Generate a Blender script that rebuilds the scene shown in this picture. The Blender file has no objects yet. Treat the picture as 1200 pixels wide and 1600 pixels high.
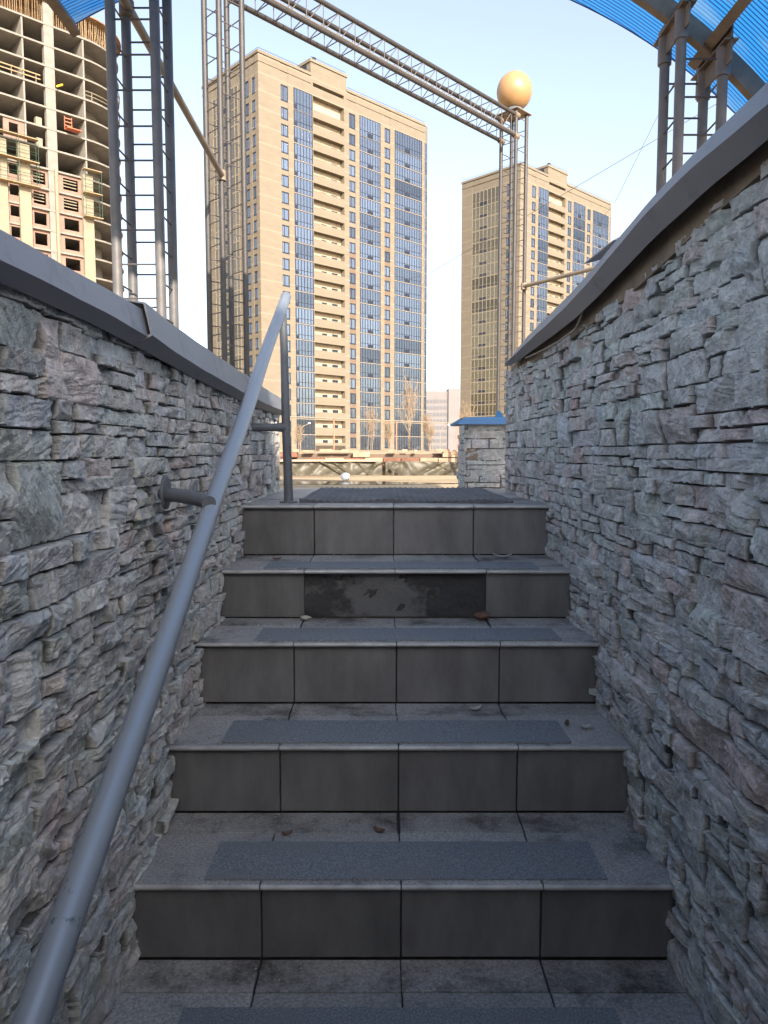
import bpy, math, random
import numpy as np
from mathutils import Vector, Matrix
R = math.radians
S = bpy.context.scene
C = S.collection

# ------------------------------------------------------------ camera
# world origin = the photographer's eye; X right, Y up the stairs, Z up
cam_d = bpy.data.cameras.new('camera'); cam = bpy.data.objects.new('camera', cam_d); C.objects.link(cam)
cam_d.sensor_fit = 'VERTICAL'; cam_d.sensor_height = 36.0; cam_d.lens = 36.0*1160/1600
cam_d.clip_start = 0.05; cam_d.clip_end = 6000
cam.location = (0, 0, 0); cam.rotation_euler = (R(90-4.68), R(0.0), 0)
S.camera = cam
# ------------------------------------------------------------ sky and sun
SUN_EL = 27.0; SX, SY = 0.34, -0.94
W = bpy.data.worlds.new('World'); S.world = W; W.use_nodes = True
nt = W.node_tree
sky = nt.nodes.new('ShaderNodeTexSky'); sky.sky_type = 'NISHITA'; sky.sun_disc = False
sky.sun_elevation = R(SUN_EL); sky.sun_rotation = math.atan2(SX, SY)
sky.air_density = 1.0; sky.dust_density = 3.5; sky.ozone_density = 2.0
bg = nt.nodes['Background']; bg.inputs['Strength'].default_value = 0.075
hs = nt.nodes.new('ShaderNodeHueSaturation'); hs.inputs['Saturation'].default_value = .68   # sky colour desaturated: paler than a clean sky
nt.links.new(sky.outputs[0], hs.inputs['Color']); nt.links.new(hs.outputs[0], bg.inputs[0])
ld = bpy.data.lights.new('sun', 'SUN'); ld.energy = 2.0; ld.angle = R(0.5); ld.color = (1.0, 0.89, 0.74)
sun = bpy.data.objects.new('sun', ld); C.objects.link(sun)
ce = math.cos(R(SUN_EL)); h = math.hypot(SX, SY)
sd = Vector((SX/h*ce, SY/h*ce, math.sin(R(SUN_EL))))
sun.rotation_euler = (-sd).to_track_quat('-Z', 'Y').to_euler()
S.view_settings.view_transform = 'Standard'; S.view_settings.look = 'None'
S.view_settings.exposure = 2.42; S.view_settings.gamma = 1
S.render.engine = 'CYCLES'
S.cycles.max_bounces = 8; S.cycles.transparent_max_bounces = 8

random.seed(7)
# ------------------------------------------------------------ helpers
class MB:
    def __init__(s): s.v = []; s.f = []; s.m = []
    def face(s, pts, m=0):
        b = len(s.v); s.v += [tuple(p) for p in pts]; s.f.append(tuple(range(b, b+len(pts)))); s.m.append(m)
    def box(s, x0, x1, y0, y1, z0, z1, m=0):
        b = len(s.v)
        s.v += [(x0,y0,z0),(x1,y0,z0),(x1,y1,z0),(x0,y1,z0),(x0,y0,z1),(x1,y0,z1),(x1,y1,z1),(x0,y1,z1)]
        for q in ((0,3,2,1),(4,5,6,7),(0,1,5,4),(1,2,6,5),(2,3,7,6),(3,0,4,7)):
            s.f.append(tuple(b+i for i in q)); s.m.append(m)
        return s
    def tube(s, pts, r, n=10, m=0, cap=True):
        pts = [Vector(p) for p in pts]; rr = r if isinstance(r, (list, tuple)) else [r]*len(pts)
        b = len(s.v); prev = None
        for i, p in enumerate(pts):
            t = (pts[min(i+1, len(pts)-1)]-pts[max(i-1, 0)]).normalized()
            if prev is None:
                a = Vector((0,0,1)) if abs(t.z) < .9 else Vector((1,0,0))
                e1 = t.cross(a).normalized()
            else: e1 = (prev - t*prev.dot(t)).normalized()
            prev = e1; e2 = t.cross(e1)
            for k in range(n):
                q = 2*math.pi*k/n; s.v.append(tuple(p + (e1*math.cos(q)+e2*math.sin(q))*rr[i]))
        for i in range(len(pts)-1):
            for k in range(n):
                k2 = (k+1) % n
                s.f.append((b+i*n+k, b+i*n+k2, b+(i+1)*n+k2, b+(i+1)*n+k)); s.m.append(m)
        if cap:
            s.f.append(tuple(b+k for k in reversed(range(n)))); s.m.append(m)
            s.f.append(tuple(b+(len(pts)-1)*n+k for k in range(n))); s.m.append(m)
        return s
    def sweep(s, rings, m=0, closed=True):
        n = len(rings[0]); b = len(s.v)
        for r_ in rings: s.v += [tuple(p) for p in r_]
        for i in range(len(rings)-1):
            for k in range(n if closed else n-1):
                k2 = (k+1) % n
                s.f.append((b+i*n+k, b+i*n+k2, b+(i+1)*n+k2, b+(i+1)*n+k)); s.m.append(m)
        if closed:
            s.f.append(tuple(b+k for k in reversed(range(n)))); s.m.append(m)
            s.f.append(tuple(b+(len(rings)-1)*n+k for k in range(n))); s.m.append(m)
        return s
    def lathe(s, prof, cx, cy, n=32, m=0):
        rings = [[(cx+r*math.cos(2*math.pi*k/n), cy+r*math.sin(2*math.pi*k/n), z) for k in range(n)] for r, z in prof]
        return s.sweep(rings, m)
    def build(s, name, mat, parent=None, smooth=False, loc=None, bevel=0, label=None):
        me = bpy.data.meshes.new(name); me.from_pydata(s.v, [], s.f)
        mats = mat if isinstance(mat, (list, tuple)) else [mat]
        for q in mats: me.materials.append(q)
        if len(mats) > 1: me.polygons.foreach_set('material_index', s.m)
        if smooth:
            me.polygons.foreach_set('use_smooth', [True]*len(me.polygons))
            me.set_sharp_from_angle(angle=R(40))
        me.update()
        o = bpy.data.objects.new(name, me); C.objects.link(o)
        if loc: o.location = loc
        if parent: o.parent = parent
        if label: o['label'] = label
        if bevel:
            b = o.modifiers.new('bevel', 'BEVEL'); b.width = bevel; b.segments = 2; b.limit_method = 'ANGLE'; b.angle_limit = R(40)
        return o
def tag(o, label, cat, group=None, kind=None):
    o['label'] = label; o['category'] = cat
    if group: o['group'] = group
    if kind: o['kind'] = kind
    return o
def empty(name, loc=(0,0,0), rz=0):
    o = bpy.data.objects.new(name, None); C.objects.link(o); o.location = loc; o.rotation_euler = (0,0,rz)
    o.empty_display_size = .1
    return o
def struct(o): o['kind'] = 'structure'; return o
def dup(src, parent, loc, rz=0):
    o = src.copy(); C.objects.link(o); o.parent = parent; o.location = loc; o.rotation_euler = (0,0,rz)
    for ch in src.children:
        c = ch.copy(); C.objects.link(c); c.parent = o
    return o
def copy_tree(o, parent=None):
    c = o.copy(); C.objects.link(c); c.parent = parent
    for ch in o.children: copy_tree(ch, c)
    return c
def lerp(xs, ys, x): return float(np.interp(x, xs, ys))

# ------------------------------------------------------------ materials
def mat(name, col, rough=.7, metal=0.0, var=0.0, vscale=4.0, bump=0.0, bscale=60.0, spec=.5, col2=None, thr=None, stretch=None, detail=5):
    m = bpy.data.materials.new(name); m.use_nodes = True; t = m.node_tree; L = t.links
    p = t.nodes['Principled BSDF']
    p.inputs['Base Color'].default_value = (*col, 1); p.inputs['Roughness'].default_value = rough
    p.inputs['Metallic'].default_value = metal; p.inputs['Specular IOR Level'].default_value = spec
    if var or bump or col2:
        tc = t.nodes.new('ShaderNodeTexCoord'); src = tc.outputs['Object']
        if stretch:
            mp = t.nodes.new('ShaderNodeMapping'); mp.inputs['Scale'].default_value = stretch
            L.new(src, mp.inputs[0]); src = mp.outputs[0]
    if var or col2:
        n = t.nodes.new('ShaderNodeTexNoise'); n.inputs['Scale'].default_value = vscale; n.inputs['Detail'].default_value = detail
        n.inputs['Roughness'].default_value = .62
        L.new(src, n.inputs['Vector'])
        r = t.nodes.new('ShaderNodeValToRGB')
        a, b = thr or (.3, .7)
        r.color_ramp.elements[0].position = a; r.color_ramp.elements[1].position = b
        c2 = col2 or tuple(c*(1+var) for c in col); c1 = col if col2 else tuple(c*(1-var) for c in col)
        r.color_ramp.elements[0].color = (*c1, 1); r.color_ramp.elements[1].color = (*c2, 1)
        L.new(n.outputs['Fac'], r.inputs[0]); L.new(r.outputs[0], p.inputs['Base Color'])
    if bump:
        n2 = t.nodes.new('ShaderNodeTexNoise'); n2.inputs['Scale'].default_value = bscale; n2.inputs['Detail'].default_value = 4
        L.new(src, n2.inputs['Vector'])
        bp = t.nodes.new('ShaderNodeBump'); bp.inputs['Strength'].default_value = bump; bp.inputs['Distance'].default_value = .01
        L.new(n2.outputs['Fac'], bp.inputs['Height']); L.new(bp.outputs[0], p.inputs['Normal'])
    return m
def node(m, typ): return m.node_tree.nodes.new(typ)

def stone_mat():
    m = mat('ledge_stone', (.3,.3,.3), .88, spec=.25)
    t = m.node_tree; L = t.links; p = t.nodes['Principled BSDF']
    at = node(m, 'ShaderNodeAttribute'); at.attribute_name = 'tone'
    tc = node(m, 'ShaderNodeTexCoord')
    n = node(m, 'ShaderNodeTexNoise'); n.inputs['Scale'].default_value = 38; n.inputs['Detail'].default_value = 8; n.inputs['Roughness'].default_value = .68
    L.new(tc.outputs['Object'], n.inputs['Vector'])
    r = node(m, 'ShaderNodeValToRGB'); r.color_ramp.elements[0].position = .28; r.color_ramp.elements[1].position = .72
    r.color_ramp.elements[0].color = (.55,.55,.55,1); r.color_ramp.elements[1].color = (1.25,1.25,1.25,1)
    L.new(n.outputs['Fac'], r.inputs[0])
    mx = node(m, 'ShaderNodeMix'); mx.data_type = 'RGBA'; mx.blend_type = 'MULTIPLY'; mx.inputs['Factor'].default_value = 1
    L.new(at.outputs['Color'], mx.inputs['A']); L.new(r.outputs[0], mx.inputs['B'])
    # pink and green mineral bloom in large patches
    n3 = node(m, 'ShaderNodeTexNoise'); n3.inputs['Scale'].default_value = 5.5; n3.inputs['Detail'].default_value = 6
    L.new(tc.outputs['Object'], n3.inputs['Vector'])
    r3 = node(m, 'ShaderNodeValToRGB'); e = r3.color_ramp.elements
    e[0].position = .34; e[0].color = (.97,1.01,.995,1); e[1].position = .56; e[1].color = (1.0,1.0,1.0,1)
    x3 = e.new(.72); x3.color = (1.06,.92,.89,1)
    L.new(n3.outputs['Fac'], r3.inputs[0])
    m2 = node(m, 'ShaderNodeMix'); m2.data_type = 'RGBA'; m2.blend_type = 'MULTIPLY'; m2.inputs['Factor'].default_value = 1
    L.new(mx.outputs['Result'], m2.inputs['A']); L.new(r3.outputs[0], m2.inputs['B']); L.new(m2.outputs['Result'], p.inputs['Base Color'])
    n2 = node(m, 'ShaderNodeTexNoise'); n2.inputs['Scale'].default_value = 70; n2.inputs['Detail'].default_value = 8; n2.inputs['Roughness'].default_value = .66
    L.new(tc.outputs['Object'], n2.inputs['Vector'])
    bp = node(m, 'ShaderNodeBump'); bp.inputs['Strength'].default_value = .8; bp.inputs['Distance'].default_value = .010
    L.new(n2.outputs['Fac'], bp.inputs['Height']); L.new(bp.outputs[0], p.inputs['Normal'])
    return m
M = {}
M['stone'] = stone_mat()
M['core'] = mat('render_coat', (.23,.175,.125), .9, var=.25, vscale=9, bump=.4)
M['riser'] = mat('riser_tile', (.118,.118,.122), .45, var=.30, vscale=5, bump=.10, bscale=150, spec=.35, stretch=(2.2,2.2,.8), detail=9)
M['mortar'] = mat('bare_mortar', (.032,.033,.036), .9, vscale=3.1, bump=1.0, bscale=26, col2=(.092,.095,.10), thr=(.50,.56), detail=6)
M['grout'] = mat('dark_grout', (.035,.033,.032), .9, var=.4, vscale=30)
def per_object(m, amt):
    t = m.node_tree; L = t.links; p = t.nodes['Principled BSDF']; lk = p.inputs['Base Color'].links[0].from_socket
    oi = t.nodes.new('ShaderNodeObjectInfo'); mr = t.nodes.new('ShaderNodeMapRange'); mr.inputs[3].default_value = 1-amt; mr.inputs[4].default_value = 1+amt
    L.new(oi.outputs['Random'], mr.inputs[0]); mx = t.nodes.new('ShaderNodeVectorMath'); mx.operation = 'SCALE'
    L.new(lk, mx.inputs[0]); L.new(mr.outputs[0], mx.inputs['Scale']); L.new(mx.outputs[0], p.inputs['Base Color'])
per_object(M['riser'], .16)
def tread_mat(name='tread_tile', lo=.30, hi=.44):
    m = mat(name, (.33,.31,.29), .55, bump=.12, bscale=120, spec=.4)
    t = m.node_tree; L = t.links; p = t.nodes['Principled BSDF']
    tc = node(m, 'ShaderNodeTexCoord')
    a = node(m, 'ShaderNodeTexNoise'); a.inputs['Scale'].default_value = 7; a.inputs['Detail'].default_value = 9; a.inputs['Roughness'].default_value = .7
    b = node(m, 'ShaderNodeTexNoise'); b.inputs['Scale'].default_value = 170; b.inputs['Detail'].default_value = 3
    for q in (a, b): L.new(tc.outputs['Object'], q.inputs['Vector'])
    r = node(m, 'ShaderNodeValToRGB'); e = r.color_ramp.elements
    e[0].position = lo; e[0].color = (.085,.08,.075,1); e[1].position = hi; e[1].color = (.29,.285,.28,1)
    x = r.color_ramp.elements.new(.7); x.color = (.38,.37,.355,1)
    L.new(a.outputs['Fac'], r.inputs[0])
    r2 = node(m, 'ShaderNodeValToRGB'); r2.color_ramp.elements[0].position = .3; r2.color_ramp.elements[1].position = .7
    r2.color_ramp.elements[0].color = (.6,.6,.6,1); r2.color_ramp.elements[1].color = (1.2,1.2,1.2,1)
    L.new(b.outputs['Fac'], r2.inputs[0])
    mx = node(m, 'ShaderNodeMix'); mx.data_type = 'RGBA'; mx.blend_type = 'MULTIPLY'; mx.inputs['Factor'].default_value = 1
    L.new(r.outputs[0], mx.inputs['A']); L.new(r2.outputs[0], mx.inputs['B']); L.new(mx.outputs['Result'], p.inputs['Base Color'])
    per_object(m, .12)
    return m
M['tread'] = tread_mat(); M['tread_rear'] = tread_mat('tread_tile_rear', .36, .52)
M['nosing'] = mat('nosing_edge', (.34,.34,.34), .4, var=.3, vscale=14, spec=.6)
def grip_mat():
    m = mat('grip_strip', (.14,.155,.175), .85, vscale=260, col2=(.29,.315,.34), thr=(.42,.72), bump=.6, bscale=260, detail=2)
    t = m.node_tree; L = t.links; p = t.nodes['Principled BSDF']; lk = p.inputs['Base Color'].links[0].from_socket
    tc = node(m, 'ShaderNodeTexCoord'); n = node(m, 'ShaderNodeTexNoise'); n.inputs['Scale'].default_value = 5; n.inputs['Detail'].default_value = 10; n.inputs['Roughness'].default_value = .7
    mp = node(m, 'ShaderNodeMapping'); mp.inputs['Scale'].default_value = (1,3,1); L.new(tc.outputs['Object'], mp.inputs[0]); L.new(mp.outputs[0], n.inputs['Vector'])
    r = node(m, 'ShaderNodeValToRGB'); r.color_ramp.elements[0].position = .52; r.color_ramp.elements[1].position = .72; L.new(n.outputs['Fac'], r.inputs[0])
    mx = node(m, 'ShaderNodeMix'); mx.data_type = 'RGBA'; L.new(r.outputs[0], mx.inputs['Factor']); L.new(lk, mx.inputs['A']); mx.inputs['B'].default_value = (.19,.19,.185,1)
    L.new(mx.outputs['Result'], p.inputs['Base Color']); return m
M['grip'] = grip_mat()
M['rubber'] = mat('ribbed_rubber', (.075,.08,.09), .75, var=.4, vscale=7)
M['coping'] = mat('galvanised_coping', (.225,.228,.245), .5, metal=.2, vscale=11, col2=(.16,.16,.17), thr=(.56,.70), bump=.10, bscale=7, detail=9)
M['rail'] = mat('grey_rail_paint', (.26,.29,.33), .34, metal=.25, vscale=17, col2=(.10,.11,.12), thr=(.655,.70), bump=.04, bscale=10, spec=.6)
M['railpost'] = mat('dark_rail_paint', (.10,.11,.125), .5, var=.15, vscale=20)
M['pipe'] = mat('lattice_paint', (.13,.122,.12), .5, var=.2, vscale=14, bump=.1, bscale=60)
M['pipe2'] = mat('lattice_paint_brown', (.042,.037,.036), .55, var=.2, vscale=14, bump=.1, bscale=60)
M['taupe'] = mat('taupe_post_paint', (.19,.16,.145), .55, var=.2, vscale=14, bump=.1, bscale=60)
M['rod'] = mat('rod_steel', (.09,.08,.08), .6)
M['brace'] = mat('brace_pipe', (.17,.14,.11), .5, var=.2, vscale=9)
M['blue_cap'] = mat('blue_metal_cap', (.035,.17,.34), .4, var=.12, vscale=9, bump=.2, bscale=9)
M['steel_brown'] = mat('canopy_steel', (.20,.15,.11), .6, var=.3, vscale=8, bump=.2, bscale=40)
M['sand'] = None
M['brick'] = mat('red_brick', (.17,.075,.05), .9, var=.3, vscale=9, bump=.3)
M['brickpale'] = mat('pale_brick', (.34,.22,.15), .9, var=.25, vscale=9, bump=.3)
M['plank'] = mat('plank', (.36,.28,.20), .8, var=.25, vscale=4, stretch=(1,12,12))
M['tarp'] = mat('grey_tarp', (.07,.06,.04), .5, var=.35, vscale=5, bump=.5, bscale=14)
M['white'] = mat('white_matter', (.7,.7,.7), .6)
M['bark'] = mat('pale_bark', (.24,.175,.115), .9, var=.25, vscale=2)
M['redpaint'] = mat('red_fence_paint', (.55,.17,.10), .6)
M['rebar'] = mat('wire', (.10,.085,.075), .6)
M['leaf'] = mat('dry_leaf', (.12,.065,.04), .8, var=.3, vscale=40)
M['paper'] = mat('paper_scrap', (.32,.31,.29), .8)

def canopy_mat():
    m = bpy.data.materials.new('blue_polycarbonate'); m.use_nodes = True; t = m.node_tree; L = t.links
    for n in list(t.nodes): t.nodes.remove(n)
    out = t.nodes.new('ShaderNodeOutputMaterial'); tc = t.nodes.new('ShaderNodeTexCoord')
    sep = t.nodes.new('ShaderNodeSeparateXYZ'); L.new(tc.outputs['Object'], sep.inputs[0])
    mu = t.nodes.new('ShaderNodeMath'); mu.operation = 'MULTIPLY'; mu.inputs[1].default_value = 2*math.pi/.021; L.new(sep.outputs['Y'], mu.inputs[0])
    sn = t.nodes.new('ShaderNodeMath'); sn.operation = 'SINE'; L.new(mu.outputs[0], sn.inputs[0])
    r = t.nodes.new('ShaderNodeValToRGB'); e = r.color_ramp.elements
    mr = t.nodes.new('ShaderNodeMapRange'); mr.inputs[1].default_value = -1; mr.inputs[2].default_value = 1; L.new(sn.outputs[0], mr.inputs[0])
    e[0].position = .08; e[0].color = (.008,.05,.16,1); e[1].position = .45; e[1].color = (.028,.20,.52,1)
    L.new(mr.outputs[0], r.inputs[0])
    nz = t.nodes.new('ShaderNodeTexNoise'); nz.inputs['Scale'].default_value = 2.2; nz.inputs['Detail'].default_value = 6
    mp = t.nodes.new('ShaderNodeMapping'); mp.inputs['Scale'].default_value = (.5, 2.2, .5); L.new(tc.outputs['Object'], mp.inputs[0]); L.new(mp.outputs[0], nz.inputs['Vector'])
    r2 = t.nodes.new('ShaderNodeValToRGB'); r2.color_ramp.elements[0].position = .50; r2.color_ramp.elements[1].position = .68
    r2.color_ramp.elements[0].color = (0,0,0,1); r2.color_ramp.elements[1].color = (.75,.75,.75,1); L.new(nz.outputs['Fac'], r2.inputs[0])
    mx = t.nodes.new('ShaderNodeMix'); mx.data_type = 'RGBA'; L.new(r2.outputs[0], mx.inputs['Factor'])
    L.new(r.outputs[0], mx.inputs['A']); mx.inputs['B'].default_value = (.20,.33,.44,1)
    tr = t.nodes.new('ShaderNodeBsdfTranslucent'); df = t.nodes.new('ShaderNodeBsdfDiffuse'); tp = t.nodes.new('ShaderNodeBsdfTransparent')
    L.new(mx.outputs['Result'], tr.inputs[0]); L.new(mx.outputs['Result'], df.inputs[0]); L.new(mx.outputs['Result'], tp.inputs[0])
    gl = t.nodes.new('ShaderNodeBsdfGlossy'); gl.inputs['Roughness'].default_value = .25
    a = t.nodes.new('ShaderNodeMixShader'); a.inputs[0].default_value = .25; L.new(tr.outputs[0], a.inputs[1]); L.new(df.outputs[0], a.inputs[2])
    b = t.nodes.new('ShaderNodeMixShader'); b.inputs[0].default_value = .08; L.new(a.outputs[0], b.inputs[1]); L.new(tp.outputs[0], b.inputs[2])
    c = t.nodes.new('ShaderNodeMixShader'); c.inputs[0].default_value = .06; L.new(b.outputs[0], c.inputs[1]); L.new(gl.outputs[0], c.inputs[2])
    L.new(c.outputs[0], out.inputs[0])
    return m
M['canopy'] = canopy_mat()

def ground_mat():
    m = mat('sandy_ground', (.3,.25,.18), .9)
    t = m.node_tree; L = t.links; p = t.nodes['Principled BSDF']; tc = node(m, 'ShaderNodeTexCoord')
    mp = node(m, 'ShaderNodeMapping'); mp.inputs['Scale'].default_value = (.55, 1, 1); L.new(tc.outputs['Object'], mp.inputs[0])
    n = node(m, 'ShaderNodeTexNoise'); n.inputs['Scale'].default_value = 1.1; n.inputs['Detail'].default_value = 9; n.inputs['Roughness'].default_value = .6
    L.new(mp.outputs[0], n.inputs['Vector'])
    r = node(m, 'ShaderNodeValToRGB'); e = r.color_ramp.elements
    e[0].position = .40; e[0].color = (.24,.17,.095,1); e[1].position = .56; e[1].color = (.40,.30,.185,1); L.new(n.outputs['Fac'], r.inputs[0]); L.new(r.outputs[0], p.inputs['Base Color'])
    n2 = node(m, 'ShaderNodeTexNoise'); n2.inputs['Scale'].default_value = 22; n2.inputs['Detail'].default_value = 6; L.new(tc.outputs['Object'], n2.inputs['Vector'])
    bp = node(m, 'ShaderNodeBump'); bp.inputs['Strength'].default_value = .5; bp.inputs['Distance'].default_value = .03
    L.new(n2.outputs['Fac'], bp.inputs['Height']); L.new(bp.outputs[0], p.inputs['Normal'])
    return m
M['sand'] = ground_mat()
M['puddle'] = mat('puddle_water', (.12,.10,.07), .03, spec=.9)
M['landing'] = mat('landing_tile', (.30,.29,.28), .5, var=.25, vscale=5, bump=.1)

def facade_mat(name, col, pitch=2.9, off=0.0):
    # pale face brick: fine courses, blotches and a lighter string line on every storey
    m = mat(name, col, .85); t = m.node_tree; L = t.links; p = t.nodes['Principled BSDF']; tc = node(m, 'ShaderNodeTexCoord')
    n = node(m, 'ShaderNodeTexNoise'); n.inputs['Scale'].default_value = .35; n.inputs['Detail'].default_value = 8; n.inputs['Roughness'].default_value = .7
    mp = node(m, 'ShaderNodeMapping'); mp.inputs['Scale'].default_value = (1,1,3.5); L.new(tc.outputs['Object'], mp.inputs[0]); L.new(mp.outputs[0], n.inputs['Vector'])
    r = node(m, 'ShaderNodeValToRGB'); r.color_ramp.elements[0].position = .3; r.color_ramp.elements[1].position = .7
    r.color_ramp.elements[0].color = (*[c*.86 for c in col], 1); r.color_ramp.elements[1].color = (*[min(1, c*1.1) for c in col], 1); L.new(n.outputs['Fac'], r.inputs[0])
    sep = node(m, 'ShaderNodeSeparateXYZ'); L.new(tc.outputs['Object'], sep.inputs[0])
    a = node(m, 'ShaderNodeMath'); a.operation = 'ADD'; a.inputs[1].default_value = off; L.new(sep.outputs['Z'], a.inputs[0])
    f = node(m, 'ShaderNodeMath'); f.operation = 'MODULO'; f.inputs[1].default_value = pitch; L.new(a.outputs[0], f.inputs[0])
    g = node(m, 'ShaderNodeMath'); g.operation = 'LESS_THAN'; g.inputs[1].default_value = .22; L.new(f.outputs[0], g.inputs[0])
    mx = node(m, 'ShaderNodeMix'); mx.data_type = 'RGBA'; L.new(g.outputs[0], mx.inputs['Factor']); L.new(r.outputs[0], mx.inputs['A'])
    mx.inputs['B'].default_value = (*[min(1, c*1.16+.008) for c in col], 1); L.new(mx.outputs['Result'], p.inputs['Base Color'])
    return m
M['beige'] = facade_mat('beige_brick', (.165,.137,.101), 2.9, 1.9)
M['cream'] = mat('cream_trim', (.22,.185,.14), .8)
M['brownbrick'] = mat('brown_brick', (.13,.09,.065), .85, var=.12, vscale=2)
M['frame'] = mat('window_frame', (.014,.018,.032), .5)
M['recess'] = mat('balcony_wall', (.34,.28,.20), .9, var=.1, vscale=1)
def glass_mat(name, col, metal=.9, rough=.04, wob=.02, ws=.6):
    m = mat(name, col, rough, metal=metal, spec=.9); t = m.node_tree; L = t.links; p = t.nodes['Principled BSDF']
    g = node(m, 'ShaderNodeNewGeometry'); n = node(m, 'ShaderNodeTexNoise'); n.inputs['Scale'].default_value = ws; n.inputs['Detail'].default_value = 1
    L.new(g.outputs['Position'], n.inputs['Vector'])
    oi = node(m, 'ShaderNodeObjectInfo'); cr = node(m, 'ShaderNodeValToRGB'); e = cr.color_ramp.elements
    e[0].position = 0; e[0].color = (*[c*.55 for c in col], 1); e[1].position = 1; e[1].color = (*[min(1, c*1.25) for c in col], 1)
    x = e.new(.35); x.color = (*col, 1); L.new(oi.outputs['Random'], cr.inputs[0]); L.new(cr.outputs[0], p.inputs['Base Color'])
    bp = node(m, 'ShaderNodeBump'); bp.inputs['Strength'].default_value = 1; bp.inputs['Distance'].default_value = wob
    L.new(n.outputs['Fac'], bp.inputs['Height']); L.new(bp.outputs[0], p.inputs['Normal'])
    return m
M['gold_reflect'] = glass_mat('gold_reflection_glass', (.22,.175,.115), .8, .08)  # golden reflections of sunlit surroundings put into the glass tint
M['glass'] = glass_mat('sky_glass', (.30,.34,.40))
M['concrete'] = mat('raw_concrete', (.20,.183,.162), .9, var=.18, vscale=.8, detail=8)
M['concdark'] = mat('concrete_inside', (.20,.175,.15), .95, var=.2, vscale=.8)
M['brickfar'] = mat('infill_brick', (.22,.14,.11), .9, var=.15, vscale=1.5)
M['insul'] = mat('yellow_insulation', (.225,.19,.135), .9, var=.12, vscale=1)
M['green'] = mat('green_scaffold', (.035,.07,.045), .7)
M['timber'] = mat('orange_timber', (.27,.19,.11), .8, var=.25, vscale=3)
M['form'] = mat('formwork_board', (.24,.14,.075), .85, var=.3, vscale=1.5)
M['paleblock'] = mat('pale_block', (.185,.17,.17), .9, var=.08, vscale=.2)
M['paledark'] = mat('pale_block_windows', (.10,.10,.11), .5)
def globe_mat():
    m = mat('amber_opal', (.36,.22,.105), .32, spec=.5)
    p = m.node_tree.nodes['Principled BSDF']
    p.inputs['Subsurface Weight'].default_value = .5; p.inputs['Subsurface Radius'].default_value = (.12,.06,.02); p.inputs['Subsurface Scale'].default_value = .6
    return m
M['globe'] = globe_mat()

# ------------------------------------------------------------ measured stair flight
NY = [1.531, 1.839, 2.149, 2.463, 2.819]; NZ = [-.929, -.747, -.561, -.396, -.2045]   # nosing positions
XL, XR = -.536, .615
JX = [-.267, .037, .342]
ny = list(NY); nz = list(NZ)
for k in range(9): ny.insert(0, ny[0]-.305); nz.insert(0, nz[0]-.178)
ZL = NZ[-1]; ZG = -.31
def stair_z(y):
    z = nz[0]-.178
    for a, b in zip(ny, nz):
        if y >= a: z = b
    return z

# ------------------------------------------------------------ ground (with the stair pit left open)
g = MB()
PX0, PX1, PY0, PY1 = -.75, .83, -5.0, 3.02
BIG = 3000
g.face([(-BIG,-BIG,ZG),(BIG,-BIG,ZG),(BIG,PY0,ZG),(-BIG,PY0,ZG)])
g.face([(-BIG,PY0,ZG),(PX0,PY0,ZG),(PX0,PY1,ZG),(-BIG,PY1,ZG)])
g.face([(PX1,PY0,ZG),(BIG,PY0,ZG),(BIG,PY1,ZG),(PX1,PY1,ZG)])
g.face([(-BIG,PY1,ZG),(BIG,PY1,ZG),(BIG,9.9,ZG),(-BIG,9.9,ZG)])
struct(g.build('ground', M['sand']))
g = MB()
g.face([(-BIG,9.9,-.03),(BIG,9.9,-.03),(BIG,BIG,-.03),(-BIG,BIG,-.03)]); g.face([(-BIG,9.9,ZG),(BIG,9.9,ZG),(BIG,9.9,-.03),(-BIG,9.9,-.03)])
struct(g.build('raised_ground', M['sand']))
# puddles: thin irregular sheets
def puddle(cx, cy, rx, ry, seed):
    rnd = random.Random(seed); n = 40; ph = [rnd.uniform(0, 6.28) for _ in range(4)]
    pts = []
    for k in range(n):
        a = 2*math.pi*k/n; q = 1+.18*math.sin(2*a+ph[0])+.14*math.sin(3*a+ph[1])+.1*math.sin(5*a+ph[2])+.05*math.sin(9*a+ph[3])
        pts.append((cx+rx*q*math.cos(a), cy+ry*q*math.sin(a), ZG+.004))
    mb = MB(); mb.face(pts); struct(mb.build('puddle', M['puddle']))
puddle(-.55, 7.2, 1.0, .42, 3); puddle(1.3, 5.9, .7, .3, 5)

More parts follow.
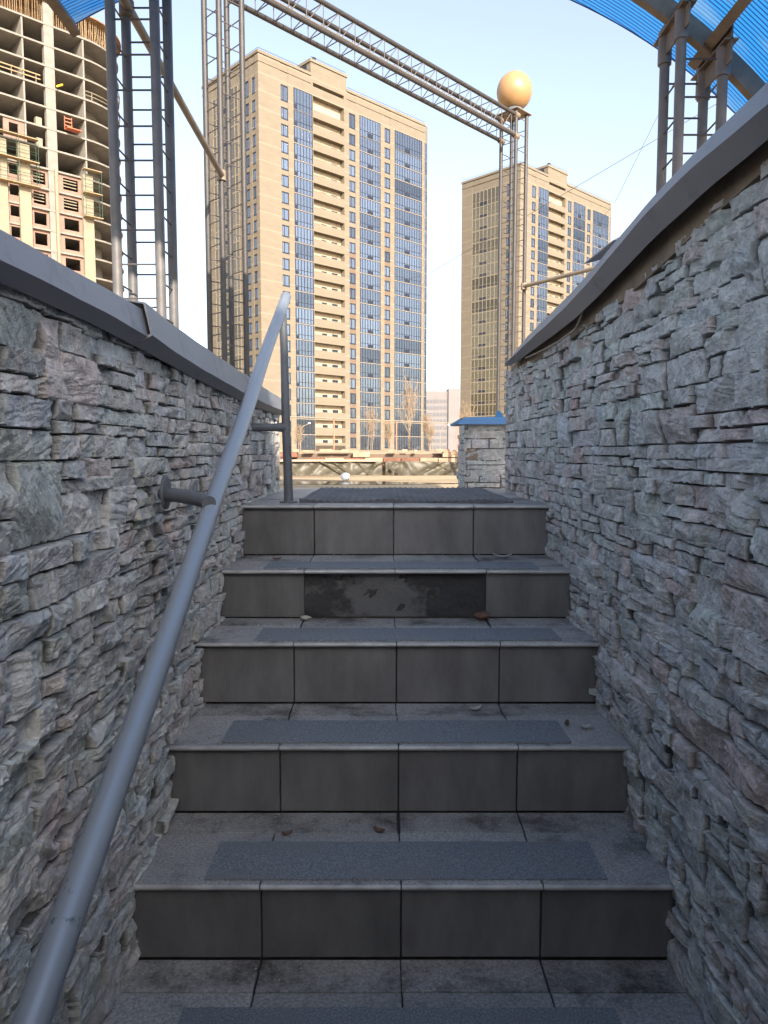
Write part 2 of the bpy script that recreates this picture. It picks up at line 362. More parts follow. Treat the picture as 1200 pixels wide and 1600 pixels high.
# ------------------------------------------------------------ staircase
st = tag(empty('staircase', (0,1.5,-1)), 'dark tiled staircase climbing between two stone walls to a sunlit yard', 'staircase')
def kid(mb, name, m, par, **k):
    o = mb.build(name, m, par, **k)
    o.matrix_parent_inverse = Matrix.Identity(4)
    # shape is written in world coordinates: shift mesh into parent space
    w = Vector((0,0,0)); q = par
    while q is not None: w += Vector(q.location); q = q.parent
    o.data.transform(Matrix.Translation(-w)); return o
for i in range(len(ny)):
    y0, z1 = ny[i], nz[i]; z0 = nz[i-1] if i else nz[0]-.178
    last = i == len(ny)-1
    yb = 4.0 if last else ny[i+1]+.02
    s_ = kid(MB().box(-.60, .66, y0+.022, yb, z0-.05, z1-.012), 'step', M['grout'], st)
    xs = [XL-.05]+JX+[XR+.03]
    vis = i >= 8
    missing = i == 12
    # riser tiles, each slightly out of true
    for j in range(4):
        a, b = xs[j]+.0018, xs[j+1]-.0018
        if missing and j in (1, 2): continue
        d = random.uniform(-.0012, .0012)
        kid(MB().box(a, b, y0+.010+d, y0+.0225, z0+.002, z1-.012), 'riser_tile', M['riser'], s_, bevel=.0015)
    if missing:
        # bare uneven mortar bed where two tiles fell off
        mb = MB(); nx_, nz_ = 60, 18; rnd = random.Random(4)
        idx = {}
        for a in range(nx_+1):
            for c in range(nz_+1):
                x = xs[1]+(xs[3]-xs[1])*a/nx_; z = z0+.002+(z1-.014-z0)*c/nz_
                idx[a, c] = len(mb.v); mb.v.append((x, y0+.0195+rnd.uniform(-.0012,.0012)-.003*math.sin(a*.31+1)*math.sin(c*.5), z))
        for a in range(nx_):
            for c in range(nz_): mb.f.append((idx[a,c], idx[a+1,c], idx[a+1,c+1], idx[a,c+1])); mb.m.append(0)
        kid(mb, 'mortar_bed', M['mortar'], s_, smooth=True)
    # tread tiles: front row full tiles, rear row cut pieces
    yt = y0-.006; ym = y0+.215
    for j in range(4):
        a, b = xs[j]+.0015, xs[j+1]-.0015
        d = random.uniform(-.0008, .0008)
        kid(MB().box(a, b, yt, ym-.002, z1-.011, z1+d), 'tread_tile', M['tread'], s_, bevel=.003)
        off = random.uniform(-.003, .003)
        kid(MB().box(a+off*(j > 0), b+off*(j < 3), ym+.002, (3.3 if last else yb-.012), z1-.011, z1-.001+d), 'tread_tile', M['tread_rear'], s_, bevel=.002)
        if vis: kid(MB().tube([(a, yt+.002, z1-.0065), (b, yt+.002, z1-.0065)], .0062, 10), 'nosing', M['nosing'], s_, smooth=True)
    # anti slip strip glued on the tread
    if vis and not last:
        l, r_ = [(-.39,.486),(-.39,.486),(-.417,.48),(-.383,.528),(-.406,.523)][max(0, i-8) if i-8 < 5 else 4]
        if i == 8: l, r_ = -.40, .46
        mb = MB(); n = 36; rnd = random.Random(i)
        f = [y0+.010+rnd.uniform(-.001,.001) for _ in range(n+1)]; bk = [y0+.168+rnd.uniform(-.0015,.0015) for _ in range(n+1)]
        rings = []
        for a in range(n+1):
            x = l+(r_-l)*a/n; lift = .0035+.0020*abs(math.sin(a*.37+i))
            rings.append([(x, f[a], z1), (x, f[a], z1+lift), (x, bk[a], z1+.0025), (x, bk[a], z1)])
        mb.sweep(rings); kid(mb, 'grip_strip', M['grip'], s_)
# landing slab beyond
o = kid(MB().box(-.62, .70, 3.3, 4.12, ZG-.3, ZL-.002), 'landing_slab', M['landing'], st)
# ribbed rubber mat on the landing
mb = MB(); n = 90
x0, x1 = -.335, .51; rows = []
for j in range(16):
    y = 2.925+(3.975-2.925)*j/15; row = []
    for a in range(n+1):
        x = x0+(x1-x0)*a/n
        wav = .006*max(0, math.sin(x*17+1.0))*math.exp(-j*.9)+.003*math.sin(x*9+y*5)**2
        rib = .004 if (a % 3) == 0 else 0.0
        row.append((x, y+.008*math.sin(x*13)*math.exp(-j*.5), ZL+.007+rib+wav))
    rows.append(row)
for j in range(15):
    for a in range(n): 
        b = len(mb.v); mb.v += [rows[j][a], rows[j][a+1], rows[j+1][a+1], rows[j+1][a]]; mb.f.append((b,b+1,b+2,b+3)); mb.m.append(0)
for a in range(n):
    p, q = rows[0][a], rows[0][a+1]; mb.face([(p[0],p[1],ZL), (q[0],q[1],ZL), q, p])
for a in range(n):
    p, q = rows[-1][a], rows[-1][a+1]; mb.face([(q[0],q[1],ZL), (p[0],p[1],ZL), p, q])
tag(mb.build('door_mat', M['rubber']), 'black ribbed rubber mat lying on the top landing', 'mat')

# ------------------------------------------------------------ ledge stone cladding (real relief)
def vnoise(x, y, seed):
    rs = np.random.RandomState(seed); G = rs.rand(256, 256).astype(np.float32)
    xi = np.floor(x).astype(np.int64); yi = np.floor(y).astype(np.int64); fx = (x-xi); fy = (y-yi)
    fx = fx*fx*(3-2*fx); fy = fy*fy*(3-2*fy); a = xi & 255; b = yi & 255; a1 = (a+1) & 255; b1 = (b+1) & 255
    return (G[a,b]*(1-fx)+G[a1,b]*fx)*(1-fy)+(G[a,b1]*(1-fx)+G[a1,b1]*fx)*fy
def fbm(x, y, seed, oc=4):
    s = 0; a = .5
    for i in range(oc): s = s+a*(vnoise(x*2**i, y*2**i, seed+i)-.5); a *= .55
    return s
def stones(u0, u1, v0, v1, seed, pink=.12, rough=1.0):
    """irregular courses split into blocks, blocks split into ledges"""
    rnd = random.Random(seed); rects = []
    def split(a, b, c, d, lev):
        w, h_ = b-a, d-c
        if h_ > .088 or (h_ > .05 and rnd.random() < .42 and lev < 3 and w > .05):
            k = c+h_*rnd.uniform(.32,.68)
            split(a, b, c, k, lev+1); split(a, b, k, d, lev+1); return
        if w > .30 or (w > .14 and w/h_ > 2.4 and rnd.random() < .62):
            k = a+w*rnd.uniform(.3,.7)
            split(a, k, c, d, lev+1); split(k, b, c, d, lev+1); return
        rects.append((a, b, c, d))
    v = v0
    while v < v1:
        hh = rnd.choice([.055, .10,.12,.135,.15]); u = u0-rnd.uniform(0,.3)
        while u < u1:
            L_ = rnd.uniform(.2,.55)
            if hh > .09 and rnd.random() < .10: rects.append((u, u+L_*.35, v, v+hh))   # a tall single stone
            split(u if not rects or rects[-1][3]-rects[-1][2] < .09 or abs(rects[-1][0]-u) > 1e-6 else rects[-1][1], u+L_, v, v+hh, 0)
            u += L_
        v += hh
    return np.array(rects, dtype=np.float32), rnd
def relief(us, vs, seed, pink, amp=1.0):
    """height and tone arrays on the grid us x vs"""
    u0, u1, v0, v1 = us[0], us[-1], vs[0], vs[-1]
    rects, rnd = stones(u0-.1, u1+.2, v0-.1, v1+.2, seed, pink); N = len(rects)
    rr = .002; iu0 = u0-.15; iv0 = v0-.15
    im = np.zeros((int((u1-u0+.5)/rr), int((v1-v0+.5)/rr)), dtype=np.int32)
    for k, (a, b, c, d) in enumerate(rects):
        im[max(0,int((a-iu0)/rr)):max(0,int((b-iu0)/rr)), max(0,int((c-iv0)/rr)):max(0,int((d-iv0)/rr))] = k
    U, V = np.meshgrid(us, vs, indexing='ij'); U = U.astype(np.float32); V = V.astype(np.float32)
    wu = U+.004*fbm(U*14, V*22, seed+11, 5)+.0025*fbm(U*70, V*70, seed+13, 2); wv = V+.007*fbm(U*5, V*6, seed+31, 2)+.0045*fbm(U*38, V*50, seed+33, 3)
    I = im[np.clip(((wu-iu0)/rr).astype(int), 0, im.shape[0]-1), np.clip(((wv-iv0)/rr).astype(int), 0, im.shape[1]-1)]
    rs = np.random.RandomState(seed)
    P = rects[I]; w = P[...,1]-P[...,0]; hh = P[...,3]-P[...,2]
    du = (wu-(P[...,0]+P[...,1])/2); dv = (wv-(P[...,2]+P[...,3])/2)
    base = rs.uniform(.0095,.0165,N); big = rs.rand(N) < .09; base[big] += rs.uniform(.004,.010,big.sum())
    low = rs.rand(N) < .07; base[low] = rs.uniform(.003,.007,low.sum())
    jd = rs.uniform(.004,.020,N); jd[rs.rand(N) < .22] = .001; jw = rs.uniform(.0008,.0024,N)
    # split faces: every stone is cut by a few tilted planes with crisp arrises
    def plane(su, sv, c0, c1): return rs.uniform(c0,c1,N)[I]+rs.normal(0,su,N)[I]*du+rs.normal(0,sv,N)[I]*dv
    fac = plane(.05, .10, .0, .002)
    fac = np.minimum(fac, plane(.22, .10, .002, .007)); fac = np.minimum(fac, plane(.10, .35, .003, .009))
    sg = np.where(rs.rand(N) < .5, -1, 1)*rs.uniform(.5,1.4,N); cut = np.where(rs.rand(N) < .35, rs.uniform(.0,.012,N), .2)
    fac = np.minimum(fac, cut[I]+sg[I]*(du+.5*dv))
    # stepped breaks: a warped noise cut into ledges running roughly along each stone
    ang = rs.normal(0,.35,N); ca = np.cos(ang)[I]; sa = np.sin(ang)[I]; offs = rs.uniform(0,80,N)[I]
    a1 = du*ca+dv*sa; a2 = -du*sa+dv*ca
    q = fbm(a1*9+offs, a2*34+offs*1.7, seed+81, 5)*2.2+dv*8
    led = (np.floor(q*5)+np.clip((q*5-np.floor(q*5))*6, 0, 1))/5
    chis = np.abs(fbm(a1*34+offs+9, a2*13+offs, seed+61, 4))       # upright chisel scars
    strk = fbm(a1*12+offs, a2*150+offs, seed+51, 3)
    gate = np.clip(fbm(U*6+offs, V*6, seed+91, 2)*5+.5, 0, 1)
    H = base[I]+np.clip(fac, -.014, .007)*amp+.0062*(led-.2)*amp-.020*chis*gate*amp+.0050*strk*(1.1-gate)+.0030*fbm(U*60, V*60, seed+71, 4)
    de = np.minimum(np.minimum(wu-P[...,0], P[...,1]-wu), np.minimum(wv-P[...,2], P[...,3]-wv))
    de = np.maximum(de, 0)
    jj = jd[I]
    gap = de < (jw[I]*(.55+1.3*np.clip(fbm(U*30, V*30, seed+101, 3)+.4, 0, 1)))
    H = np.where(gap, H-jj*1.3, H)
    H = np.maximum(H, -.009)
    T = np.zeros(U.shape+(4,), dtype=np.float32)
    val = rs.uniform(.86,1.10,N); hue = rs.rand(N)
    col = np.array([[.575,.56,.54]]*N); g_ = hue < .16; col[g_] = (.555,.565,.535); b_ = (hue > .16) & (hue < .26); col[b_] = (.54,.545,.55)
    p_ = hue > 1-pink; col[p_] = (.59,.515,.49); col = col*val[:,None]
    T[...,:3] = col[I]; T[...,3] = 1
    j = gap & (jj > .003); T[j,:3] *= .22
    return U, V, H, T
def grid_object(name, P, T, keep, mat_, parent):
    nu, nv = P.shape[:2]; idx = np.arange(nu*nv).reshape(nu, nv)
    q = np.stack([idx[:-1,:-1], idx[1:,:-1], idx[1:,1:], idx[:-1,1:]], -1)
    q = q[keep[:-1,:-1]].reshape(-1,4)
    used = np.unique(q); rem = np.full(nu*nv, -1, dtype=np.int64); rem[used] = np.arange(len(used))
    v = P.reshape(-1,3)[used]; q = rem[q]; t = T.reshape(-1,4)[used]
    me = bpy.data.meshes.new(name); me.vertices.add(len(v)); me.vertices.foreach_set('co', v.astype(np.float32).ravel())
    n = len(q); me.loops.add(n*4); me.loops.foreach_set('vertex_index', q.astype(np.int32).ravel())
    me.polygons.add(n); me.polygons.foreach_set('loop_start', np.arange(0, n*4, 4, dtype=np.int32)); me.polygons.foreach_set('loop_total', np.full(n, 4, dtype=np.int32))
    me.polygons.foreach_set('use_smooth', np.zeros(n, dtype=bool))
    at = me.color_attributes.new('tone', 'FLOAT_COLOR', 'POINT'); at.data.foreach_set('color', t.ravel())
    me.materials.append(mat_); me.update(calc_edges=True); me.validate()
    o = bpy.data.objects.new(name, me); C.objects.link(o); o.parent = parent
    print(name, len(v), 'verts'); return o
FINE = .0030
us = np.concatenate([np.arange(-2.4, .85, .014), np.arange(.85, 2.1, .0023), np.arange(2.1, 3.835, FINE)])
vs = np.concatenate([np.arange(-2.6, -1.5, .02), np.arange(-1.5, .50, .0026)])
def wall_cladding(side, X0, topf, seed, pink, parent, uend):
    uu = us[us <= uend]
    U, V, H, T = relief(uu, vs, seed, pink)
    X = side*(X0-H)
    Pm = np.stack([X, U, V], -1)
    sz = np.array([stair_z(y-.04) for y in uu])[:, None]-.10
    tp = np.array([topf(y) for y in uu])[:, None]+.02*fbm(U*7, V*0+3, seed+5, 3)
    keep = (V > np.maximum(sz, -2.6)) & (V < tp)
    if side > 0: pass
    else: pass
    return grid_object('stone_cladding', Pm, T, keep, M['stone'], parent)
LW = tag(empty('stone_wall'), 'grey ledge stone retaining wall left of the stairs behind the handrail, with level grey coping', 'wall')
RW = tag(empty('stone_wall'), 'tall ledge stone retaining wall right of the stairs with pinkish stones and bent coping', 'wall')
lcop_y = [-2.4, 1.0, 1.33, 1.65, 2.08, 2.75, 3.84]; lcop_z = [.25,.252,.252,.240,.225,.203,.200]
lct_z = [.30,.299,.300,.303,.296,.277,.262]
rcop_y = [-2.4, 1.126, 1.38, 1.593, 1.85, 2.1, 2.45, 2.87, 3.5]; rcop_z = [.50,.500,.516,.508,.484,.458,.436,.423,.403]
rct_y = [-2.4, 1.16, 1.384, 1.566, 1.718, 2.01, 2.309, 2.716, 3.18, 3.5]; rct_z = [.555,.555,.556,.549,.538,.512,.489,.472,.456,.413]
wall_cladding(-1, .552, lambda y: lerp(lcop_y, lcop_z, y)-.012, 21, .07, LW, 3.84)
lim_y, lim_z = [-2.4,1.2,1.5,1.75,2.0,2.35,2.83,3.6], [.48,.475,.450,.422,.402,.388,.378,.388]
wall_cladding(1, .633, lambda y: lerp(lim_y, lim_z, y), 58, .15, RW, 3.80)
# wall cores
def core(side, xa, xb, ys_, zf, par, name='wall_core'):
    rings = []
    for y in ys_:
        z = zf(y); rings.append([(side*xa, y, -3.2), (side*xb, y, -3.2), (side*xb, y, z), (side*xa, y, z)])
    MB().sweep(rings).build(name, M['core'], par)
core(-1, .578, .74, [-5.0, 1, 1.65, 2.75, 3.835], lambda y: lerp(lcop_y, lct_z, y)-.012, LW)
core(1, .646, .82, [-5.0, 1.15, 1.5, 1.8, 2.1, 2.5, 2.9, 3.795], lambda y: lerp(rct_y, rct_z, y)-.02 if y < 3.6 else .43, RW)
MB().sweep([[(.622, y, lerp(lim_y, lim_z, y)-.012), (.632, y, lerp(lim_y, lim_z, y)-.012), (.632, y, lerp(rcop_y, rcop_z, y)+.02), (.622, y, lerp(rcop_y, rcop_z, y)+.02)] for y in np.arange(-2.3, 3.7, .1)]).build('render_strip', M['core'], RW)
# end faces of the two walls
def end_clad(side, X0, X1, Y, zt, seed, par, z0=ZG):
    uu = np.arange(X0, X1, .006); vv = np.arange(z0, zt, .006)
    U, V, H, T = relief(uu, vv, seed, .08)
    Pm = np.stack([side*U, Y+H*.6, V], -1)
    grid_object('stone_cladding', Pm, T, np.ones(U.shape, bool), M['stone'], par)
end_clad(-1, .54, .76, 3.842, .24, 77, LW); end_clad(1, .62, .84, 3.802, .41, 78, RW)

# coping: bent sheet metal, lip + underside return
def sm(xs, ys, y):
    return sum(lerp(xs, ys, y+d)*w for d, w in ((-.24,.12),(-.12,.23),(0,.30),(.12,.23),(.24,.12)))
def coping(side, segs, par):
    for (ya, yb, lift, dx) in segs:
        n = max(8, int((yb-ya)/.05)); rings = []
        for k in range(n+1):
            y = ya+(yb-ya)*k/n
            if side < 0: zb, zt, xo, xt = sm(lcop_y, lcop_z, y), sm(lcop_y, lct_z, y), .503, .517
            else: zb, zt, xo, xt = sm(rcop_y, rcop_z, y), sm(rct_y, rct_z, y), .558, .578
            w = .0010*math.sin(y*5+dx*90)+.0004*math.sin(y*23+1)
            q = math.exp(-(y-ya)/.22); lf = lift*(.25+.75*q); zb += w+lf*.2; zt += w*.6+lf; e = dx*(.3+.7*q)+w
            dr = .016 if side < 0 else lerp([1.0, 1.25, 1.5, 2.3, 2.9, 3.5], [.018, .030, .038, .034, .022, .006], y)
            rings.append([(side*(xo-e), y, zb), (side*(xt-e), y, zt), (side*(xt+.30), y, zt+.055), (side*(xt+.30), y, zt+.052),
                          (side*(xt-e+.004), y, zt-.003), (side*(xo-e+.005), y, zb+.004), (side*(xo+.030), y, zb-dr), (side*(xo+.029), y, zb-dr-.003)])
        MB().sweep(rings).build('coping', M['coping'], par, smooth=False)
coping(-1, [(-2.4, 1.66, 0, .0), (1.60, 2.84, .012, .012), (2.79, 3.86, .006, .006)], LW)
coping(1, [(-2.4, 3.5, 0, 0)], RW)
# lifted torn corner of flashing on the right coping
mb = MB(); mb.sweep([[(.585, 2.22, .545), (.63, 2.22, .556), (.63, 2.22, .559), (.585, 2.22, .548)], [(.578, 1.92, .528), (.66, 1.92, .565), (.66, 1.92, .568), (.578, 1.92, .531)]])
mb.build('torn_flashing', M['coping'], RW)
# cable drooping along the top of the right wall
pts = [(.606,3.36,.402),(.600,3.24,.418),(.598,3.17,.392),(.598,2.98,.384),(.598,2.80,.378),(.598,2.58,.374),(.598,2.36,.380),(.597,2.30,.402),(.597,2.25,.436),(.598,2.17,.444),(.600,2.10,.440),(.599,2.05,.470),(.598,1.98,.482),(.600,1.90,.500),(.606,1.84,.512)]
pp = []
for i in range(len(pts)-1):
    for k in range(4):
        t_ = k/4; pp.append(tuple(pts[i][j]*(1-t_)+pts[i+1][j]*t_ for j in range(3)))
M['cable'] = mat('old_cable', (.30,.25,.20), .7, var=.2, vscale=20)
tag(MB().tube(pp+[pts[-1]], .0034, 8).build('cable', M['cable'], smooth=True), 'thin dusty cable drooping under the coping along the right stone wall', 'cable')

# ------------------------------------------------------------ small stone pier at the top right with blue cap
pr = tag(empty('stone_pier', (.62, 4.4, ZG)), 'short ledge stone pier with a bent blue metal cap at the top of the stairs', 'pier')
mb = MB().box(.468, .80, 4.215, 4.62, ZG, .143); kid(mb, 'pier_core', M['core'], pr)
uu = np.arange(.453, .81, .004); vv = np.arange(ZG, .152, .004)
U, V, H, T = relief(uu, vv, 91, .05, .7)
o = grid_object('stone_cladding', np.stack([U-.62, 4.213-H*.7-4.4, V-ZG], -1), T, np.ones(U.shape, bool), M['stone'], pr)
uu = np.arange(4.20, 4.63, .005)
U, V, H, T = relief(uu, vv, 92, .05, .6)
grid_object('stone_cladding', np.stack([.466-H*.7-.62, U-4.4, V-ZG], -1), T, np.ones(U.shape, bool), M['stone'], pr)
mb = MB()
mb.sweep([[(.405, 4.15, .150), (.47, 4.30, .196), (.47, 4.60, .202), (.41, 4.68, .165), (.42, 4.66, .155), (.475, 4.55, .185), (.475, 4.32, .182), (.42, 4.17, .150)],
          [(.83, 4.15, .148), (.80, 4.32, .198), (.80, 4.60, .203), (.83, 4.68, .165), (.82, 4.66, .155), (.79, 4.55, .185), (.79, 4.33, .183), (.82, 4.17, .148)]])
kid(mb, 'metal_cap', M['blue_cap'], pr)
kid(MB().sweep([[(.655,4.44,.196),(.715,4.44,.196),(.715,4.446,.196),(.655,4.446,.196)], [(.672,4.45,.238),(.692,4.45,.240),(.692,4.455,.240),(.672,4.455,.238)]]), 'bent_tab', M['blue_cap'], pr)

# ------------------------------------------------------------ handrail
hr = tag(empty('handrail', (-.38, 2.95, ZL)), 'grey painted pipe handrail running up along the left stone wall', 'handrail')
A = Vector((-.372, .30, -.845)); B = Vector((-.385, 2.97, .605))
d_ = (B-A).normalized()
pts = [A+(B-A)*k/24 for k in range(25)]
for k, p in enumerate(pts): p.x += .0012*math.sin(k*.9); p.z += .0012*math.sin(k*.7)
rs_ = [.0198]*25
pts += [B+d_*.006, B+d_*.012]; rs_ += [.016, .009]
kid(MB().tube(pts, rs_, 28), 'rail', M['rail'], hr, smooth=True)
kid(MB().tube([(-.396,2.95,.555), (-.391,2.95,.40), (-.387,2.95,.10), (-.382,2.95,-.06), (-.380,2.95,ZL+.004)], [.0155,.0155,.017,.0175,.019], 20), 'post', M['railpost'], hr, smooth=True)
kid(MB().lathe([(.036,ZL+.001),(.036,ZL+.006),(.02,ZL+.008)], -.380, 2.95, 20), 'base_plate', M['railpost'], hr, smooth=True)
kid(MB().tube([(-.387,2.95,.094), (-.43,2.95,.094), (-.52,2.95,.094)], [.021,.0155,.0155], 18), 'bracket', M['railpost'], hr, smooth=True)
kid(MB().tube([(-.378,1.60,-.112), (-.40,1.635,-.108), (-.45,1.665,-.101), (-.510,1.712,-.098)], .0158, 18), 'bracket', M['railpost'], hr, smooth=True)
fl = MB(); fl.sweep([[(-.508+q*.006, 1.716+.034*math.cos(a)*sc, -.094+.040*math.sin(a)*sc) for a in [2*math.pi*k/18 for k in range(18)]] for q, sc in ((0,1),(1,1),(1.4,.85))])
kid(fl, 'wall_flange', M['railpost'], hr)

# ------------------------------------------------------------ lattice columns
def lattice_column(label, corners, ztops, zbase, r, pitch, mats, phase=0.0, name='lattice_column', rungtop=None):
    cx = sum(c[0] for c in corners)/4; cy = sum(c[1] for c in corners)/4
    root = tag(empty(name, (cx, cy, zbase)), label, 'lattice column')
    for (x, y), zt in zip(corners, ztops):
        kid(MB().tube([(x, y, zbase), (x, y, zt)], r*.9, 14), 'pipe', mats[0], root, smooth=True)
    proto = {}
    top = (rungtop or min(ztops))-.02
    for e in range(4):
        a = corners[e]; b = corners[(e+1) % 4]
        m_ = None; z = zbase+.06+phase+(0, .5, 0, .5)[e]*pitch
        while z < top:
            if m_ is None:
                m_ = MB().tube([(a[0]-cx, a[1]-cy, 0), (b[0]-cx, b[1]-cy, 0)], .0042, 6).build('rung', M['rod'], root)
                m_.location.z = z-zbase
            else:
                o = m_.copy(); C.objects.link(o); o.parent = root; o.location.z = z-zbase+random.uniform(-.004,.004)
            z += pitch
    return root
s = .2
A_c = [(-1.193,3.4),(-1.0,3.4),(-.999,3.595),(-1.19,3.595)]
colA = lattice_column('nearest grey four pipe lattice column rising behind the left coping', A_c, [2.2,2.16,2.16,2.2], ZG, .0245, .150, [M['pipe']], .03)
cB = (-1.19, 5.76); hd = .1385
B_c = [(cB[0], cB[1]-hd), (cB[0]+hd, cB[1]), (cB[0], cB[1]+hd), (cB[0]-hd, cB[1])]
cL = (1.432, 8.5); 
L_c = [(cL[0], cL[1]-hd), (cL[0]+hd, cL[1]), (cL[0], cL[1]+hd), (cL[0]-hd, cL[1])]
ZT = 3.685
colB = lattice_column('tall lattice column in front of the nearer beige tower', B_c, [3.95]*4, ZG, .0235, .165, [M['pipe2']], .05)
colL = lattice_column('slim lattice column carrying the amber globe lamp', L_c, [ZT]*4, ZG, .0225, .168, [M['pipe2']], .0)
colL.name = 'lamp_column'; colL['category'] = 'lamp column'
C_c = [(1.222,3.2),(1.397,3.2),(1.403,3.4),(1.229,3.4)]
colC = lattice_column('short lattice column under the blue canopy, standing behind the right coping', C_c, [1.80,1.655,1.655,1.80], ZG, .0235, .150, [M['taupe']], .06, rungtop=1.66)
for (x, y), zt in zip(C_c, [1.80,1.655,1.655,1.80]):
    kid(MB().tube([(x,y,zt-.115),(x,y,zt-.002)], .0285, 18), 'sleeve', M['taupe'], colC, smooth=True)
for x, z in ((1.226, 1.80), (1.400, 1.655)):
    mb = MB(); mb.box(x-.004, x+.004, 3.13, 3.47, z-.085, z+.055); mb.box(x-.028, x+.028, 3.13, 3.47, z-.003, z+.003)
    kid(mb, 'mounting_plate', M['steel_brown'], colC)
# off to the right: post that the right hand brace runs to
D = (2.75, 6.85)
D_c = [(D[0], D[1]-hd), (D[0]+hd, D[1]), (D[0], D[1]+hd), (D[0]-hd, D[1])]
lattice_column('low lattice column hidden behind the right stone wall', D_c, [2.0]*4, ZG, .0235, .168, [M['pipe2']])
# lamp column head
P_ = MB(); hp = .20
for z0_, z1_, k in ((ZT, ZT+.006, 1.0),):
    P_.sweep([[(cL[0], cL[1]-hp, z), (cL[0]+hp, cL[1], z), (cL[0], cL[1]+hp, z), (cL[0]-hp, cL[1], z)] for z in (z0_, z1_)])
kid(P_, 'top_plate', M['steel_brown'], colL)
gl = tag(empty('globe_lamp', (cL[0], cL[1], ZT+.007)), 'amber frosted globe lamp on top of the lamp column', 'lamp')
kid(MB().lathe([(.10,ZT+.007),(.105,ZT+.02),(.095,ZT+.055),(.088,ZT+.062)], cL[0], cL[1], 28), 'lamp_base', M['railpost'], gl, smooth=True)
prof = [(max(.004,.193*math.sin(q)), ZT+.25-.205*math.cos(q)) for q in [math.pi*(.145+.855*k/30) for k in range(31)]]
kid(MB().lathe(prof, cL[0], cL[1], 48), 'globe', M['globe'], gl, smooth=True)
# horizontal truss between the tall columns
tr = tag(empty('truss_beam', (cB[0]+hd, cB[1]+hd, ZT-.25)), 'horizontal four chord pipe truss crossing the sky to the lamp column', 'truss')
b1 = Vector((cB[0], cB[1]+hd, 0)); b2 = Vector((cB[0]+hd, cB[1], 0)); l1 = Vector((cL[0]-hd, cL[1], 0)); l2 = Vector((cL[0], cL[1]-hd, 0))
zt_, zb_ = ZT-.055, ZT-.275
for p, q in ((b1, l1), (b2, l2)):
    for z in (zt_, zb_):
        e = (q-p).normalized()*.03
        kid(MB().tube([p-e+Vector((0,0,z)), q+e+Vector((0,0,z))], .0205, 14), 'chord', M['pipe2'], tr, smooth=True)
        kid(MB().tube([q-e*1.1+Vector((0,0,z)), q+e*1.3+Vector((0,0,z))], .030, 14), 'clamp', M['steel_brown'], tr, smooth=True)
kid(MB().tube([(b2+Vector((.0,.0,zb_+.028))), (l2+Vector((0,0,zb_+.028)))], .007, 8), 'cable_conduit', M['brace'], tr, smooth=True)
n = 20
org = Vector(tr.location)
def strut_set(fn, cnt, name):
    first = None
    for k in range(cnt):
        p, q = fn(k)
        if first is None: first = kid(MB().tube([p, q], .0045, 6), name, M['rod'], tr); p0 = Vector(p)
        else:
            o = first.copy(); C.objects.link(o); o.parent = tr; o.location = Vector(p)-p0
for p, q in ((b1, l1), (b2, l2)):
    strut_set(lambda k: (p.lerp(q, (k+.5)/n)+Vector((0,0,zb_)), p.lerp(q, (k+.5)/n)+Vector((0,0,zt_))), n, 'strut')
    strut_set(lambda k: (p.lerp(q, (k+.5)/n)+Vector((0,0,zb_)), p.lerp(q, (k+1.5)/n)+Vector((0,0,zt_))), n-1, 'diagonal')
for z in (zt_, zb_):
    strut_set(lambda k: (b1.lerp(l1, (k+.5)/n)+Vector((0,0,z)), b2.lerp(l2, (k+.5)/n)+Vector((0,0,z))), n, 'strut')
# braces
tag(MB().tube([(-1.17,3.30,2.03), (-1.18,4.4,2.022), (-1.186,5.63,2.010)], .021, 14).build('brace_pipe', M['brace'], smooth=True), 'sunlit diagonal looking brace pipe between the two left lattice columns', 'pipe')
tag(MB().tube([(1.566,8.46,1.835), (2.15,7.66,1.845), (2.72,6.90,1.86)], .021, 14).build('brace_pipe', M['brace'], smooth=True), 'tan brace pipe from the lamp column disappearing behind the right coping', 'pipe')
for o_, (x, y, z) in ((colB, (-1.19, 5.62, 2.010)), (colL, (1.566, 8.48, 1.835)), (colA, (-1.185, 3.595, 2.028))):
    kid(MB().tube([(x, y, z-.035), (x, y, z+.035)], .034, 16), 'clamp', M['steel_brown'], o_, smooth=True)

# ------------------------------------------------------------ canopy
cn = tag(empty('canopy', (0, 1.5, ZG)), 'arched blue polycarbonate canopy on brown steel ribs over the stairs', 'canopy')
RC, CX, CZ = 2.8, -.37, -.407
def arc(x, dr=0.0):
    sn = (x-CX)/RC; return (CX+(RC+dr)*sn, CZ+(RC+dr)*math.sqrt(1-sn*sn))
def frontY(x): return 3.74-.105*x
XA, XB = -1.58, 1.70; n = 48
xs_ = [XA+(XB-XA)*k/n for k in range(n+1)]
mb = MB()
top = [[(arc(x, .008)[0], (frontY(x) if j == 0 else 2.9-(2.9-.7)*(j-1)/6), arc(x, .008)[1]) for x in xs_] for j in range(8)]
bot = [[(arc(x, 0)[0], (frontY(x) if j == 0 else 2.9-(2.9-.7)*(j-1)/6), arc(x, 0)[1]) for x in xs_] for j in range(8)]
mb.sweep(bot, closed=False)
kid(mb, 'roof_panel', M['canopy'], cn, smooth=True)
M['edge'] = mat('canopy_edge_strip', (.05,.10,.30), .5)
kid(MB().tube([(arc(x,.003)[0], frontY(x)+.004, arc(x,.003)[1]) for x in xs_], .006, 8), 'edge_strip', M['edge'], cn, smooth=True)
for Y in (3.3, 2.15, 1.0):
    rings = []
    for x in xs_:
        a, b = arc(x, -.010), arc(x, -.085)
        rings.append([(a[0], Y-.02, a[1]), (a[0], Y+.02, a[1]), (b[0], Y+.02, b[1]), (b[0], Y-.02, b[1])])
    kid(MB().sweep(rings), 'rib', M['steel_brown'], cn)
